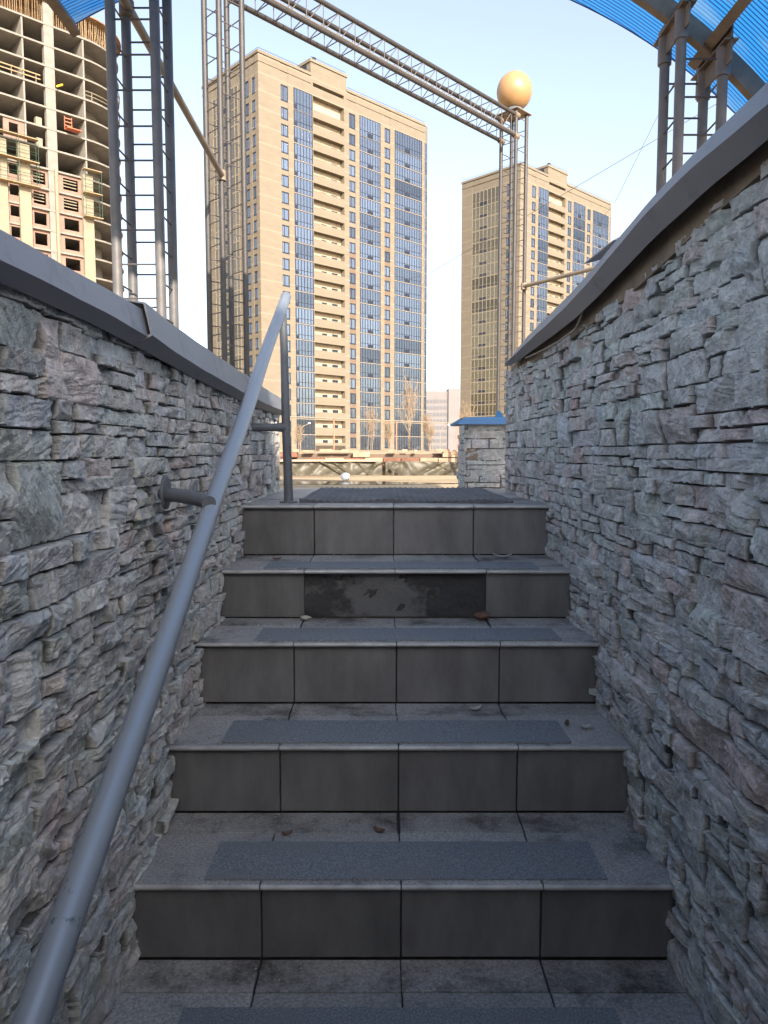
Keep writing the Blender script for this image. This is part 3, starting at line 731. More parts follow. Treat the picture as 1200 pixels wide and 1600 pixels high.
for x, yf in ((-1.56, 3.88), (-.8, 3.7), (0.0, 3.6), (.75, 3.55), (1.41, 3.45), (1.68, 3.4)):
    a = arc(x, -.012); nx = (x-CX)/RC; nzv = math.sqrt(1-nx*nx); tx, tz = nzv, -nx
    ring = lambda y: [(a[0]-tx*.022, y, a[1]-tz*.022), (a[0]+tx*.022, y, a[1]+tz*.022), (a[0]+tx*.022-nx*.06, y, a[1]+tz*.022-nzv*.06), (a[0]-tx*.022-nx*.06, y, a[1]-tz*.022-nzv*.06)]
    yb_ = [.72]+sum([[Y-.0225, Y+.0225] for Y in (1.0,2.15,3.3)], [])+[yf]
    mbp = MB()
    for k in range(0, len(yb_)-1, 2):
        if yb_[k+1] > yb_[k]+.01: mbp.sweep([ring(yb_[k]), ring(yb_[k+1])])
    kid(mbp, 'purlin', M['steel_brown'], cn)

# ------------------------------------------------------------ tunnel mouth behind and an unseen block added to shade the stairs
mb = MB(); mb.box(-.75, .83, -5.0, 1.2, -3.35, -3.0)
mb.box(-.9, 1.0, -5.6, -1.0, .57, .80)
mb.box(-.75, .83, -5.6, -5.0, -3.3, -.75)
struct(mb.build('tunnel_portal', M['concrete']))
BY = -13.0; BH = (4.35-BY)/(-(-sd.y))*0+ (4.35-BY)/(-sd.y)*sd.z
mb = MB(); mb.box(1.2, 10.2, BY-6, BY, ZG, ZG+BH)
for i in range(3):
    for j in range(3):
        mb.box(2.2+i*2.8, 3.6+i*2.8, BY, BY+.02, ZG+1+j*3, ZG+2.6+j*3, 1)
bb = mb.build('shade_block', [M['beige'], M['frame']])
tag(bb, 'unseen beige block added behind the photographer to shade the stairs', 'building')

# ------------------------------------------------------------ low brick wall, plank, tarp, litter in the yard
bw = tag(empty('brick_wall', (0, 9.8, ZG)), 'low crumbling red brick wall across the yard behind the stairs', 'wall')
mb = MB(); rnd = random.Random(12)
zc = ZG
for row in range(4):
    x = -6.0+rnd.uniform(-.2,0)+(row % 2)*.1
    while x < 6:
        L_ = .24+rnd.uniform(-.015,.02)
        if not (row == 2 and rnd.random() < .15) and not (row == 3 and rnd.random() < .5):
            y_ = 9.70+rnd.uniform(-.008,.008)
            mb.box(x, x+L_-.012, y_, y_+.12, zc+row*.078, zc+row*.078+.066+rnd.uniform(-.003,.003), 0 if rnd.random() < .45 else 1)
        x += L_
o = kid(mb, 'brick_course', [M['brick'], M['brickpale']], bw)
kid(MB().box(-6, 6, 9.83, 9.895, ZG, -.035), 'wall_backing', M['brownbrick'], bw)
mb = MB(); rnd = random.Random(3)
for k in range(70):
    x = rnd.uniform(-4,4); mb.box(x, x+rnd.uniform(.04,.2), 9.66+rnd.uniform(0,.12), 9.88, -.006, rnd.uniform(.004,.03))
kid(mb, 'broken_topping', M['brickpale'], bw)
tag(MB().box(-3.2, -.1, 9.60, 9.685, -.135, -.108).build('plank', M['plank'], bevel=.004), 'long pale plank laid along the brick wall above the tarp', 'plank')
# draped tarp in two sheets
def tarp(xa, xb, seed, label):
    rnd = random.Random(seed); mb = MB(); na, nb = int((xb-xa)/.022), 16; idx = {}
    cr = [(rnd.uniform(xa, xb), rnd.uniform(-1.0,1.0), rnd.uniform(.012,.05), rnd.uniform(.018,.06)) for _ in range(int((xb-xa)*11))]
    for a in range(na+1):
        for b in range(nb+1):
            x = xa+(xb-xa)*a/na; t_ = b/nb; z = ZG+.004+(.172)*t_*(1+.04*math.sin(x*5))
            y = 9.66-.09*(1-t_)**2
            for cx_, sl, am, w_ in cr: y -= am*math.exp(-((x-cx_-sl*(t_-.5)*.35)/w_)**2)
            idx[a,b] = len(mb.v); mb.v.append((x, y, z))
    for a in range(na):
        for b in range(nb): mb.f.append((idx[a,b], idx[a+1,b], idx[a+1,b+1], idx[a,b+1])); mb.m.append(0)
    o = mb.build('tarp', M['tarp'], smooth=True); tag(o, label, 'tarp')
    so = o.modifiers.new('thick', 'SOLIDIFY'); so.thickness = .003
tarp(-2.25, -.02, 5, 'crumpled dark tarp against the left half of the low brick wall')
tarp(.0, 3.4, 9, 'creased greenish tarp against the right half of the low brick wall')
mb = MB(); mb.box(-2.9,-1.95, 8.6, 9.2, ZG+.004, ZG+.03); tag(mb.build('board', M['plank'], bevel=.004), 'pale board lying flat on the yard at the left by the tarp', 'board')
# white lump
def lump(name, c, r, m_, seed, label, cat, sq=(1,1,1)):
    rnd = random.Random(seed); mb = MB(); n, k_ = 14, 9; rings = []
    ph = [rnd.uniform(0,6) for _ in range(6)]
    for i in range(k_+1):
        th = math.pi*(.04+.92*i/k_); rings.append([(c[0]+sq[0]*r*(1+.22*math.sin(3*a+ph[0]+i)+.12*math.sin(5*a+ph[1]))*math.sin(th)*math.cos(a),
            c[1]+sq[1]*r*(1+.2*math.sin(2*a+ph[2]-i))*math.sin(th)*math.sin(a), c[2]-sq[2]*r*math.cos(th)) for a in [2*math.pi*q/n for q in range(n)]])
    return tag(mb.sweep(rings).build(name, m_, smooth=True), label, cat)
lump('plastic_bag', (-.40,7.70,ZG+.045), .045, M['white'], 2, 'small crumpled white bag at the edge of the puddle', 'bag')
# litter on the steps
lump('dry_clod', (.328,2.436,-.561+.015), .022, M['leaf'], 6, 'reddish brown clod against the riser with missing tiles', 'debris', (1.1,.8,.65))
lump('paper_wad', (-.262,2.437,-.561+.008), .014, M['paper'], 9, 'small white wad beside the left end of the bare mortar riser', 'litter', (1.2,.8,.55))
def flake(name, c, l, w_, rz, m_, label, cat='leaf'):
    mb = MB(); n = 8; rings = []
    for i in range(n+1):
        t_ = i/n-.5; ww = w_*math.sqrt(max(.02, 1-(2*t_)**2)); z = .003+.28*l*t_*t_*2
        rings.append([(t_*l, -ww, z+.003), (t_*l, 0, z), (t_*l, ww, z+.004), (t_*l, ww, z+.0052), (t_*l, 0, z+.0012), (t_*l, -ww, z+.0042)])
    o = mb.sweep(rings).build(name, m_, loc=c); o.rotation_euler = (0,0,rz); return tag(o, label, cat)
flake('paper_scrap', (.265,2.09,-.747), .045, .008, .6, M['paper'], 'torn pale paper scrap on the tread right of centre', 'litter')
flake('dry_leaf', (-.012,1.745,-.929), .032, .007, -.5, M['leaf'], 'curled brown leaf at the middle back of the lowest lit tread')
flake('dry_leaf', (-.235,1.73,-.929), .026, .006, .3, M['leaf'], 'small brown leaf near the left back corner of the lowest lit tread')
flake('paper_scrap', (.545,1.95,-.747), .036, .008, .2, M['paper'], 'pale scrap by the right wall on the second lit tread', 'litter')
flake('dry_leaf', (.50,1.975,-.747), .03, .006, 1.2, M['leaf'], 'narrow leaf near the right wall on the second lit tread')
flake('dry_leaf', (-.39,2.68,-.396), .03, .007, .1, M['leaf'], 'dark leaf on the left of the tread below the landing')
flake('paper_scrap', (.44,2.74,-.396), .07, .012, -.1, M['paper'], 'flat pale scrap on the right of the tread below the landing', 'litter')
mb = MB(); rnd = random.Random(44)
for k in range(420):
    i = rnd.choice([8,9,10,11,12]); x = rnd.uniform(-.52,.6)
    y = ny[i+1]-abs(rnd.gauss(0,.05)); 
    if rnd.random() < .35: x = rnd.choice([-.515+abs(rnd.gauss(0,.03)), .595-abs(rnd.gauss(0,.03))]); y = ny[i]+rnd.uniform(.03,.29)
    y = min(y, ny[i+1]+.004); r_ = rnd.uniform(.0012,.0038); z = nz[i]
    p = [(x+r_*rnd.uniform(.7,1.3)*math.cos(a), y+r_*rnd.uniform(.7,1.3)*math.sin(a), z+r_*.2) for a in (0,1.57,3.14,4.71)]
    b = len(mb.v); mb.v += p+[(x, y, z+r_*rnd.uniform(.7,1.3))]
    for q in range(4): mb.f.append((b+q, b+(q+1) % 4, b+4)); mb.m.append(0)
tag(mb.build('grit', mat('grit', (.25,.2,.15), .9, vscale=30, col2=(.5,.46,.4))), 'fine grit and crumbs scattered along the backs of the treads', 'grit', kind='stuff')

# ------------------------------------------------------------ red rail fence beyond
fn = tag(empty('rail_fence', (0, 28, 0)), 'thin red and white rail fence beyond the low brick wall', 'fence')
fp = [(-3.9, 25.5), (-1.85, 27.6), (.5, 29.9), (3.2, 32.5), (6, 35.3)]
for x, y in fp: kid(MB().tube([(x,y,-.03),(x,y,1.22)], .022, 8), 'post', M['redpaint'], fn)
kid(MB().tube([(-6,23.4,1.2),(6,35.3,1.21)], .022, 8), 'top_rail', M['cream'], fn)

# ------------------------------------------------------------ bare trees
def tree(x, y, H_, seed, label, spread=.35, stems=1):
    root = tag(empty('bare_tree' if H_ > 3 else 'bare_shrub', (x, y, 0)), label, 'tree' if H_ > 3 else 'shrub', 'bare trees and shrubs in the yard beyond')
    rnd = random.Random(seed); tk = MB(); cr = MB()
    def br(mb, p, d, L_, r, lev):
        pts = [p]; q = p.copy(); dd = d.copy()
        for i in range(5):
            dd = (dd+Vector((rnd.uniform(-.1,.1), rnd.uniform(-.1,.1), .05))).normalized(); q = q+dd*L_/5; pts.append(q.copy())
        mb.tube(pts, [r*(1-.16*i) for i in range(6)], 5 if lev else 8)
        if lev < 3:
            for k in range(16 if lev == 0 else 6):
                t_ = rnd.uniform(.22 if lev else .25, 1); j = min(4, int(t_*5)); s_ = pts[j].lerp(pts[j+1], t_*5-j)
                a = rnd.uniform(0, 6.28); nd = (Vector((math.cos(a)*spread*1.8, math.sin(a)*spread*1.8, 1))).normalized()
                nd = (nd+dd*.5).normalized()
                br(cr, s_, nd, L_*(1-t_*.5)*rnd.uniform(.4,.6), r*.5, lev+1)
    for k in range(stems):
        br(tk, Vector((rnd.uniform(-.2,.2)*(stems > 1), 0, 0)), Vector((rnd.uniform(-.15,.15)*(stems > 1), rnd.uniform(-.1,.1), 1)).normalized(), H_*.9, H_*.006+.006, 0)
    tk.build('trunk', M['bark'], root); cr.build('branches', M['bark'], root)
tree(2.15, 60, 5.6, 1, 'tallest pale bare birch in front of the nearer tower', .4, 2)
tree(-1.1, 58, 3.2, 2, 'small bare tree left of the tallest birch', .5, 3)
tree(3.6, 57, 2.6, 3, 'bare shrub just right of the tallest birch', .6, 5)
tree(.6, 61, 2.2, 4, 'low bare shrub between the two bare trees', .6, 5)
tree(6.6, 62, 3.6, 5, 'bare tree beside the blue capped pier', .5, 4)
tree(-7.0, 60, 2.0, 6, 'low bare shrub just right of the handrail post', .7, 4)

# far street lamps
def street_lamp(x, y, label):
    r_ = tag(empty('street_lamp', (x, y, 0)), label, 'street lamp')
    kid(MB().tube([(x-.45,y,0),(x-.45,y,1.7),(x-.3,y,2.1),(x+.25,y,2.35)], .03, 6), 'pole', M['cream'], r_)
    kid(MB().lathe([(.02,0),(.12,.03),(.12,.1),(.03,.15)], x, y, 10), 'lamp_head', M['white'], r_).location = (x+.3-x, 0, 2.32)
street_lamp(-6.7, 64, 'small pale street lamp seen low against the nearer tower')
street_lamp(5.6, 68, 'small pale street lamp seen low against the distant pale block')

# ------------------------------------------------------------ towers
ROT = math.atan2(.6947, .7193)
TW, TD, TH = 44.3, 18.2, 68.4
def window_proto(w, h_, root, name='window', mull=(.36,)):
    f = MB(); t = .15
    f.box(0, w, .0, .12, 0, t); f.box(0, w, .0, .12, h_-t, h_); f.box(0, t, .0, .12, t, h_-t); f.box(w-t, w, .0, .12, t, h_-t)
    for q in mull: f.box(w*q-.07, w*q+.07, .0, .11, t, h_-t)
    f.box(-.05, w+.05, -.08, .0, -.10, -.002)
    o = f.build(name, M['frame'], root)
    g_ = MB(); g_.box(t, w-t, .07, .09, t, h_-t); g_.build('pane', M['glass'], o)
    return o
def bay_proto(w, h_, nm, root, name='glazed_bay', fm='frame', gm='glass'):
    f = MB(); t = .13
    xs__ = [w*k/nm for k in range(nm+1)]
    for k, x in enumerate(xs__):
        tt = t*(1.6 if k in (0, nm) else 1.15); f.box(x-tt/2 if 0 < k < nm else (0 if k == 0 else w-tt), x+tt/2 if 0 < k < nm else (tt if k == 0 else w), -.05, .05, 0, h_)
    for z in (0, h_*.30, h_*.98): 
        for k in range(nm): f.box(xs__[k]+t*.75, xs__[k+1]-t*.75, -.045, .045, z, z+.07)
    o = f.build(name, M[fm], root)
    g_ = MB(); rnd = random.Random(int(w*100))
    for k in range(nm):
        a = rnd.uniform(-.006,.006); x0_, x1_ = xs__[k]+.02, xs__[k+1]-.02
        g_.face([(x0_, .0+a, .02), (x1_, .0-a, .02), (x1_, .0-a, h_-.02), (x0_, .0+a, h_-.02)])
    # casements standing dark low in the middle of the bay
    for k in ((nm//2-1, nm//2) if nm > 6 else (0,)):
        g_.box(xs__[k]+.06, xs__[k+1]-.06, -.02, -.01, .10, h_*.26, 1)
    g_.build('pane', [M[gm], M['frame']], o)
    return o
WZ = [(61.8, 2.65)]+[(58.71-2.9*k, 1.98) for k in range(21)]
GZ = [(61.1, 3.7)]+[(58.27-2.9*k, 2.77) for k in range(21)]
WIN = [(4.75,6.35),(20.75,22.35),(30.2,31.8)]; BAY = [(7.55,11.85,6),(23.45,29.05,8),(33.05,41.1,11)]
SLIT = [(.95,2.05),(2.9,4.1)]
def tower():
    root = empty('residential_tower')
    w = MB(); rc = .28
    # front (x axis) solid sections
    def solid(x0, x1, y0=0.0, z0=0.0, z1=TH, m=0): w.box(x0, x1, y0, rc if y0 < rc else y0+.1, z0, z1, m)
    edges = [0.0]; feats = sorted([(a, b, 'w') for a, b in WIN]+[(a, b, 'g') for a, b, _ in BAY]+[(12.0, 19.5, 'b')])
    x = rc
    for a, b, k in feats:
        w.box(x, a, 0, rc, 0, TH); x = b
    w.box(x, 42.0, 0, rc, 0, TH)
    for a, b in WIN:
        z = TH
        for (zb, hh) in WZ:
            brown = (a > 20 and zb+hh < 38) or (a > 30 and zb+hh < 45)
            w.box(a, b, .05, rc, zb+hh, z, 2 if brown and z < 60 else 0); z = zb
        w.box(a, b, .05, rc, 0, z, 0)
    for a, b, _ in BAY:
        z = TH
        for i, (zb, hh) in enumerate(GZ):
            w.box(a, b, .01 if i == 0 else -.03, rc, zb+hh, z, 0 if i == 0 else 1); z = zb
        w.box(a, b, .05, rc, -1, z, 0)
    # balcony bay: slabs are parts; closed head with a slot
    w.box(12.0, 19.5, 0, rc, 67.05, TH); w.box(12.0, 19.5, .02, rc, 64.75, 66.4); w.box(12.0,19.5, 0.3, 1.15, 66.3, 66.4); w.box(12.0,19.5,rc,1.15,67.05,TH)
    w.box(12.0, 19.5, rc, 1.15, 64.75, 64.95)
    w.box(12.0, 19.5, .0, rc, 0, 1.1)
    # core
    w.box(rc, 12.0, rc, TD, 0, TH-.3); w.box(19.5, 42.0, rc, TD, 0, TH-.3); w.box(12.0, 19.5, 1.15, TD, 0, TH-.3, 3)
    w.box(42.0, TW, 2.5, TD, 0, TH-.3)
    # raised attic over the balconies
    w.box(11.5, 20.1, 0, 7.5, TH, 70.9); 
    # left face (y axis)
    y = 0.0
    for a, b, k in [(SLIT[0][0], SLIT[0][1], 0), (SLIT[1][0], SLIT[1][1], 0), (6.3, 14.8, 1)]:
        w.box(0, rc, y, a, 0, TH); z = TH; y = b
        for (zb, hh) in (GZ if k else WZ):
            w.box(-.02 if (k and z < TH) else .04, rc, a, b, zb+hh, z, 1 if (k and z < TH) else 0); z = zb
        w.box(.04, rc, a, b, 0, z)
    w.box(0, rc, y, TD, 0, TH)
    # rounded far corner shell above/below the corner glazing
    def arcp(z, r): return [(42.0, 2.5-r, z)]+[(41.8+r*math.sin(q), 2.5-r*math.cos(q), z) for q in [math.pi/2*k/10 for k in range(1, 11)]]+[(41.8+r, TD, z)]
    z = TH; tp = TH
    for i, (zb, hh) in enumerate(GZ):
        for k_ in range(11):
            A0, A1 = arcp(zb+hh, 2.5), arcp(z, 2.5)
            w.face([A0[k_], A0[k_+1], A1[k_+1], A1[k_]], 0 if i == 0 else 1)
        z = zb
    A0, A1 = arcp(0, 2.5), arcp(z, 2.5)
    for k_ in range(11): w.face([A0[k_], A0[k_+1], A1[k_+1], A1[k_]])
    w.face(arcp(TH, 2.5)+[(42.0, TD, TH)])
    wall = w.build('wall', [M['beige'], M['cream'], M['brownbrick'], M['recess']], root)
    # parapet cornice
    c = MB()
    c.box(-.18, 11.5, -.18, .0, TH-.35, TH+.12); c.box(20.1, 42.0, -.18, .0, TH-.35, TH+.12); c.box(-.18, -.002, 0, TD+.1, TH-.35, TH+.12)
    c.box(-.10, 11.5, -.10, .0, TH-1.7, TH-1.45); c.box(20.1, 42, -.10, .0, TH-1.7, TH-1.45); c.box(-.10, -.002, 0, TD, TH-1.7, TH-1.45)
    c.box(11.35, 20.25, -.20, -.002, 70.55, 71.05); c.box(11.3, 11.498, 0, 7.5, 70.55, 71.05); c.box(20.102, 20.3, 0, 7.5, 70.55, 71.05)
    c.build('cornice', M['beige'], root)
    r_ = MB()
    for k in range(23): r_.tube([(.3+k*.48, .1, TH), (.3+k*.48, .1, TH+.55)], .03, 4)
    for k in range(45): r_.tube([(20.6+k*.48, .1, TH), (20.6+k*.48, .1, TH+.55)], .03, 4)
    for k in range(36): r_.tube([(.1, .3+k*.5, TH), (.1, .3+k*.5, TH+.55)], .03, 4)
    r_.tube([(.1,.1,TH+.55),(11.4,.1,TH+.55)], .035, 4); r_.tube([(20.3,.1,TH+.55),(42,.1,TH+.55)], .035, 4); r_.tube([(.1,.1,TH+.55),(.1,TD,TH+.55)], .035, 4)
    for k in range(18): r_.tube([(11.7+k*.48, .1, 71), (11.7+k*.48, .1, 71.5)], .03, 4)
    r_.tube([(11.6,.1,71.5),(20,.1,71.5)], .035, 4)
    r_.build('roof_railing', M['frame'], root)
    MB().box(12.6, 13.2, .5, 1.1, 71, 71.9).build('roof_vent', M['frame'], root)
    MB().box(11.44, 11.499, 1.2, 3.0, TH+.3, TH+1.9).build('roof_hatch', M['frame'], root)
    # windows
    pt = window_proto(1.6, 2.65, root, mull=(.36,)); pn = window_proto(1.6, 1.98, root, mull=(.36,))
    st_ = window_proto(1.1, 2.65, root, 'slit_window', (.5,)); sn_ = window_proto(1.1, 1.98, root, 'slit_window', (.5,))
    first = True
    def put(proto, used, loc, rz=0):
        if proto not in used: used.append(proto); proto.location = loc; proto.rotation_euler = (0,0,rz); return proto
        return dup(proto, root, loc, rz)
    used = []
    for a, b in WIN:
        for i, (zb, hh) in enumerate(WZ): put(pt if i == 0 else pn, used, (a, .10, zb))
    for a, b in SLIT:
        for i, (zb, hh) in enumerate(WZ): put(st_ if i == 0 else sn_, used, (.10, b, zb), -math.pi/2)
    for a, b, nm in BAY:
        q0 = bay_proto(b-a, 3.7, nm, root); q1 = bay_proto(b-a, 2.77, nm, root)
        for i, (zb, hh) in enumerate(GZ): put(q0 if i == 0 else q1, used, (a, .02, zb))
    q0 = bay_proto(8.5, 3.7, 7, root, 'glazed_loggia', 'cream', 'gold_reflect'); q1 = bay_proto(8.5, 2.77, 7, root, 'glazed_loggia', 'cream', 'gold_reflect')
    for i, (zb, hh) in enumerate(GZ): put(q0 if i == 0 else q1, used, (.02, 14.8, zb), -math.pi/2)
    # curved corner glazing
    def corner(h_):
        f = MB(); g_ = MB()
        P0 = [(41.8+2.48*math.sin(q), 2.5-2.48*math.cos(q)) for q in [math.pi/2*k/6 for k in range(0, 7)]]
        for k in range(6):
            (x0_, y0_), (x1_, y1_) = P0[k], P0[k+1]
            g_.face([(x0_,y0_,0),(x1_,y1_,0),(x1_,y1_,h_),(x0_,y0_,h_)])
        for x_, y_ in P0: f.tube([(x_,y_,0),(x_,y_,h_)], .05, 4)
        f.tube([(x_, y_, h_*.33) for x_, y_ in P0], .04, 4)
        o = f.build('corner_glazing', M['frame'], root); g_.build('pane', M['glass'], o); return o
    c0, c1 = corner(3.7), corner(2.77)
    for i, (zb, hh) in enumerate(GZ): put(c0 if i == 0 else c1, used, (0, 0, zb))
    # open balconies
    def balcony(h_):
        o = MB().box(12.001, 19.499, 0.0, .16, -h_, 0).box(12.001, 19.499, .16, 1.15, -h_, -h_+.2).build('balcony', M['beige'], root)
        MB().box(14.7, 15.9, 1.08, 1.15, -.45, .55).build('balcony_window', M['frame'], o)
        MB().box(17.2, 18.6, 1.08, 1.15, -h_+.2, .62).build('balcony_door', M['frame'], o); return o
    b0, b1 = balcony(1.36), balcony(1.52)
    for i in range(22): put(b0 if i == 0 else b1, used, (0, 0, 62.34 if i == 0 else 59.6-2.9*(i-1)))
    return root
T1 = tower(); T1.location = (-21.6, 133, 0); T1.rotation_euler = (0,0,ROT)
tag(T1, 'taller looking beige high-rise with blue glazing in the middle of the view', 'apartment tower', 'twin beige apartment towers')
T2 = copy_tree(T1); T2.location = (32.6, 183, 0)
tag(T2, 'farther beige high-rise behind the globe lamp column', 'apartment tower', 'twin beige apartment towers')

# ------------------------------------------------------------ distant pale block
db = tag(empty('apartment_block', (19.0, 332, 0)), 'distant hazy pale slab block between the two beige towers', 'apartment block')
kid(MB().box(15, 28.5, 332, 350, 0, 26.5), 'wall', M['paleblock'], db); kid(MB().box(28.5, 33.5, 331, 350, 0, 27.6), 'end_wall', M['paleblock'], db)
mb = MB()
for k in range(8): mb.box(15.5, 28.0, 331.9, 332, 1+k*2.9, 2.5+k*2.9)
kid(mb, 'window_band', M['paledark'], db)
mb = MB()
for k in range(9):
    for j in range(8): mb.box(15.5+k*1.5, 15.7+k*1.5, 331.8, 331.9, 1+j*2.9, 2.5+j*2.9)
kid(mb, 'balcony_post', M['paleblock'], db)

# ------------------------------------------------------------ tower under construction
cs = empty('unfinished_tower', (-43.2, 112, 0), ROT)
tag(cs, 'unfinished concrete high-rise with open floors and curved balconies at the left', 'building under construction')
SZ = [59.3-2.8*k for k in range(22)]; RA = 8.0
def outline(r, xa=-30, inset=0):
    pts = [(xa, inset)]+[(r_x, r_y) for r_x, r_y in [( (RA-inset)*math.sin(q), RA-(RA-inset)*math.cos(q)) for q in [math.pi/2*k/14 for k in range(15)]]]+[(RA-inset, 20)]
    return pts
slab0 = None
for k, z in enumerate(SZ):
    if slab0 is None:
        mb = MB(); o1 = outline(RA); rings = [[(x, y, zz) for x, y in o1]+[(-30, 20, zz)] for zz in (-.24, 0)]
        mb.sweep(rings); slab0 = mb.build('floor_slab', M['concrete'], cs); slab0.location = (0,0,z)
    else: dup(slab0, cs, (0,0,z))
mb = MB()
zt0 = SZ[0]
for x0_, x1_, y0_ in ((-.22, 0, .12), (-8.55, -8.33, .12), (-14.3,-14.05,.12), (-21,-20.8,.12)): MB().box(x0_, x1_, y0_, 9, 0, zt0-.24).build('cross_wall', M['concrete'], cs)
for z in SZ: pass

for q in ((-5.6,-4.25),(-19,-17.6)): MB().box(q[0], q[1], .06, .8, 0, zt0-.24).build('pier', M['concrete'], cs)
MB().box(-30, 6.5, 9, 19.5, 0, zt0-.24).build('inner_wall', M['concdark'], cs)
# recessed curved wall behind the round balconies
mb = MB(); ii = outline(RA, 0, 3.2)[1:]
mb.sweep([[(x, y, z) for x, y in ii] for z in (0, zt0-.24)], closed=False); mb.build('balcony_back_wall', M['concrete'], cs)
# top storey formwork: posts, boards, rebar
fw = MB(); rnd = random.Random(8)
for k in range(46):
    x = -14+k*.32; y = rnd.uniform(.1,.6) ; fw.tube([(x, y, zt0), (x+rnd.uniform(-.1,.1), y, zt0+2.9)], .035, 5)
for k in range(40):
    q = math.pi/2*k/40; fw.tube([((RA-.3)*math.sin(q), RA-(RA-.3)*math.cos(q), zt0), ((RA-.3)*math.sin(q)+rnd.uniform(-.2,.2), RA-(RA-.3)*math.cos(q), zt0+3.0)], .04, 5)
    if k % 2: fw.tube([((RA-.2)*math.sin(q), RA-(RA-.2)*math.cos(q), zt0), ((RA-1.6)*math.sin(q+.1), RA-(RA-1.6)*math.cos(q+.1), zt0+3.2)], .04, 5)
fw.build('formwork_props', M['timber'], cs)
mb = MB(); o1 = outline(RA, -30, -.5); mb.sweep([[(x, y, zz) for x, y in o1]+[(-30, 20, zz)] for zz in (zt0+2.95, zt0+3.12)]); 
mb.build('formwork_deck', M['form'], cs)
mb = MB().box(-30, 3, 3.0, 3.3, zt0, zt0+2.9); mb.build('formwork_panel', M['form'], cs)
for q in ((-5.6,-4.25),(-1.3,-.9)): MB().box(q[0], q[1], .06, .8, zt0, zt0+2.9).build('pier', M['concrete'], cs)
# guard rails
def guard(k, xa, xb):
    z = SZ[k]; g_ = MB(); g_.box(xa, xb, -.06, -.02, z+1.0, z+1.15); g_.box(xa, xb, -.06, -.02, z+.45, z+.6)
    x = xa+.3
    while x < xb: g_.box(x, x+.08, -.02, .04, z, z+1.2); x += 1.6
    g_.build('guard_rail', M['timber'], cs)
guard(3, -12, -6.3); guard(3, -12, -6.3) if False else None
for k, q0_, q1_ in ((2, .75, 1.3), (3, .0, 1.2)):
    z = SZ[k]; g_ = MB()
    for dz in (.5, 1.05):
        g_.tube([((RA+.02)*math.sin(q), RA-(RA+.02)*math.cos(q), z+dz) for q in [q0_+(q1_-q0_)*j/10 for j in range(11)]], .08, 4)
    for j in (1, 5, 9):
        q = q0_+(q1_-q0_)*j/10; g_.tube([((RA)*math.sin(q), RA-RA*math.cos(q), z), (RA*math.sin(q), RA-RA*math.cos(q), z+1.15)], .06, 4)
    g_.build('guard_rail', M['insul'], cs)
# brick infill with window holes
def infill(x0_, x1_, z0_, z1_, wx0, wx1, wz0, wz1, y_=.35, rails=False):
    g_ = MB(); yb_ = y_+.25
    g_.box(x0_, wx0, y_, yb_, z0_, z1_); g_.box(wx1, x1_, y_, yb_, z0_, z1_); g_.box(wx0, wx1, y_, yb_, z0_, wz0); g_.box(wx0, wx1, y_, yb_, wz1, z1_)
    o = g_.build('infill_panel', M['brickfar'], cs)
    if rails:
        h_ = MB()
        for dz in (.35, .8, 1.2): h_.box(wx0-.1, wx1-.3, y_-.06, y_-.02, wz0+dz, wz0+dz+.12)
        h_.build('window_guard', M['insul'], o)
for k in range(7, 21):
    z0_ = SZ[k+1] if k < 21 else 0; z1_ = SZ[k]-.24
    infill(-4.25, -.6, z0_, z1_, -3.5, -1.35, z0_+.55, z0_+2.15, rails=k in (7, 8))
    infill(-8.3, -5.0, z0_, z1_, -7.6, -5.9, z0_+.55, z0_+2.15, .45, rails=k in (7, 8))
    infill(-11.0, -9.4, z0_, z1_, -10.8, -9.6, z0_+.9, z0_+2.3, .2)
z0_, z1_ = SZ[6], SZ[5]-.24; infill(-11.3, -8.6, z0_, z1_, -10.6, -9.4, z0_+.5, z0_+2.1, .2)
for x0_, x1_, zt in ((-1.0, .55, SZ[7]+.3), (-9.7, -8.2, SZ[6]-.5), (-12.6, -11.2, SZ[6]-.5), (-4.85, -4.5, SZ[7])):
    MB().box(x0_, x1_, -.35, .12, 0, zt).build('insulation_strip', M['insul'], cs)
for q in (5, 6): MB().box(-6.9,-6.1,.5,1.2,SZ[q],SZ[q]+1.2).build('block_stack', M['cream'], cs)
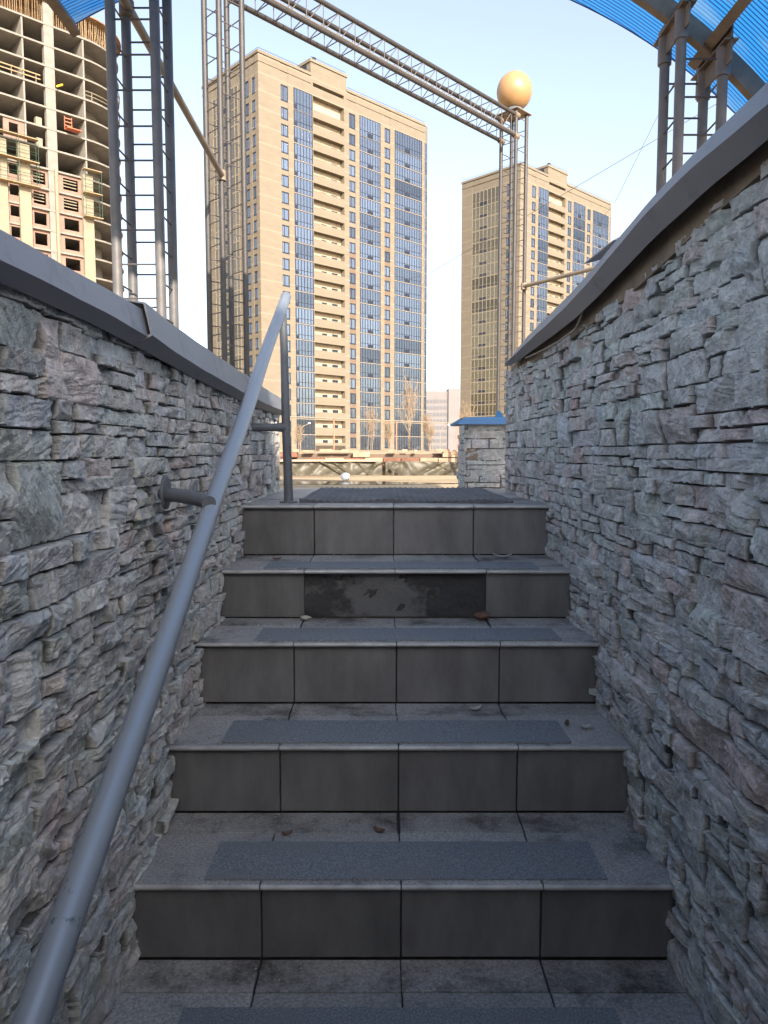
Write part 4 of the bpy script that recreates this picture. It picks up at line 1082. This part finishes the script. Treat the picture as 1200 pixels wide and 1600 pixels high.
# hoist tray on the sixth floor and yellow beams
mb = MB(); z = SZ[5]+.3; mb.box(-3.2,-1.2,-1.2,.0,z,z+.12)
for x in (-3.2,-2.2): mb.box(x, x+.07, -.1, -.03, z, z+1.9)
for dz in (.6,1.1,1.6): mb.box(-3.2, -2.13, -.12, -.05, z+dz, z+dz+.12)
mb.build('loading_tray', mat('red_steel', (.45,.13,.07), .7), cs)
mb = MB().sweep([[(-4.3,-.5,SZ[3]+.05),(-4.15,-.5,SZ[3]+.05),(-4.15,-.5,SZ[3]+.25),(-4.3,-.5,SZ[3]+.25)], [(-3.2,.3,SZ[3]+.9),(-3.05,.3,SZ[3]+.9),(-3.05,.3,SZ[3]+1.1),(-3.2,.3,SZ[3]+1.1)]])
mb.build('yellow_beam', mat('yellow_paint', (.75,.42,.03), .6), cs)
# hoisted cradles
def cradle(xa, xb, za, zb, label):
    r_ = empty('scaffold_cradle'); r_.parent = None
    Mx = Matrix.Translation((-43.2,112,0)) @ Matrix.Rotation(ROT, 4, 'Z') @ Matrix.Translation((xa, -.5, za)); r_.matrix_world = Mx
    w_ = xb-xa; H_ = zb-za; g_ = MB()
    for x in np.linspace(0, w_, max(2, int(w_/1.8)+1)):
        for y in (-.9, .0): g_.tube([(x,y,0),(x,y,H_)], .035, 4)
    for z in np.arange(.5, H_+.1, 1.0):
        for y in (-.9, .0): g_.tube([(0,y,z),(w_,y,z)], .025, 4)
    g_.build('cradle_frame', M['green'], r_)
    for z in (0, H_*.5, H_-.1): MB().box(-.1, w_+.1, -.95, .05, z, z+.12).build('deck', M['timber'], r_)
    tag(r_, label, 'scaffold')
cradle(-12.5, -7.4, SZ[8]-.6, SZ[6]+.2, 'wide green scaffold cradle on the yellow strips of the unfinished tower')
cradle(-1.0, 1.4, SZ[9]-.2, SZ[7]+.9, 'narrow green scaffold cradle at the corner of the unfinished tower')
# rear wing
rw_ = tag(empty('brick_wing', (-48, 128, 0), ROT), 'narrow pinkish block glimpsed behind the nearest lattice column', 'building')
MB().box(0, 4.0, 0, 9, 0, 50).build('wall', M['brickfar'], rw_)
for k in range(14): MB().box(2.2, 3.4, -.05, 0, 3+k*3.2, 4.6+k*3.2).build('window', M['frame'], rw_)

# overhead wires
tag(MB().tube([(9.31,162.50,37.68),(15.33,30.00,14.84)], [.045,.010], 6).build('overhead_wire', M['rebar']), 'longer overhead wire running from the nearer tower up to the right across the sky', 'wire')
tag(MB().tube([(65.05,216.00,69.69),(15.95,40.00,20.98)], [.06,.012], 6).build('overhead_wire', M['rebar']), 'steep thin overhead wire rising from the roof of the farther tower', 'wire')
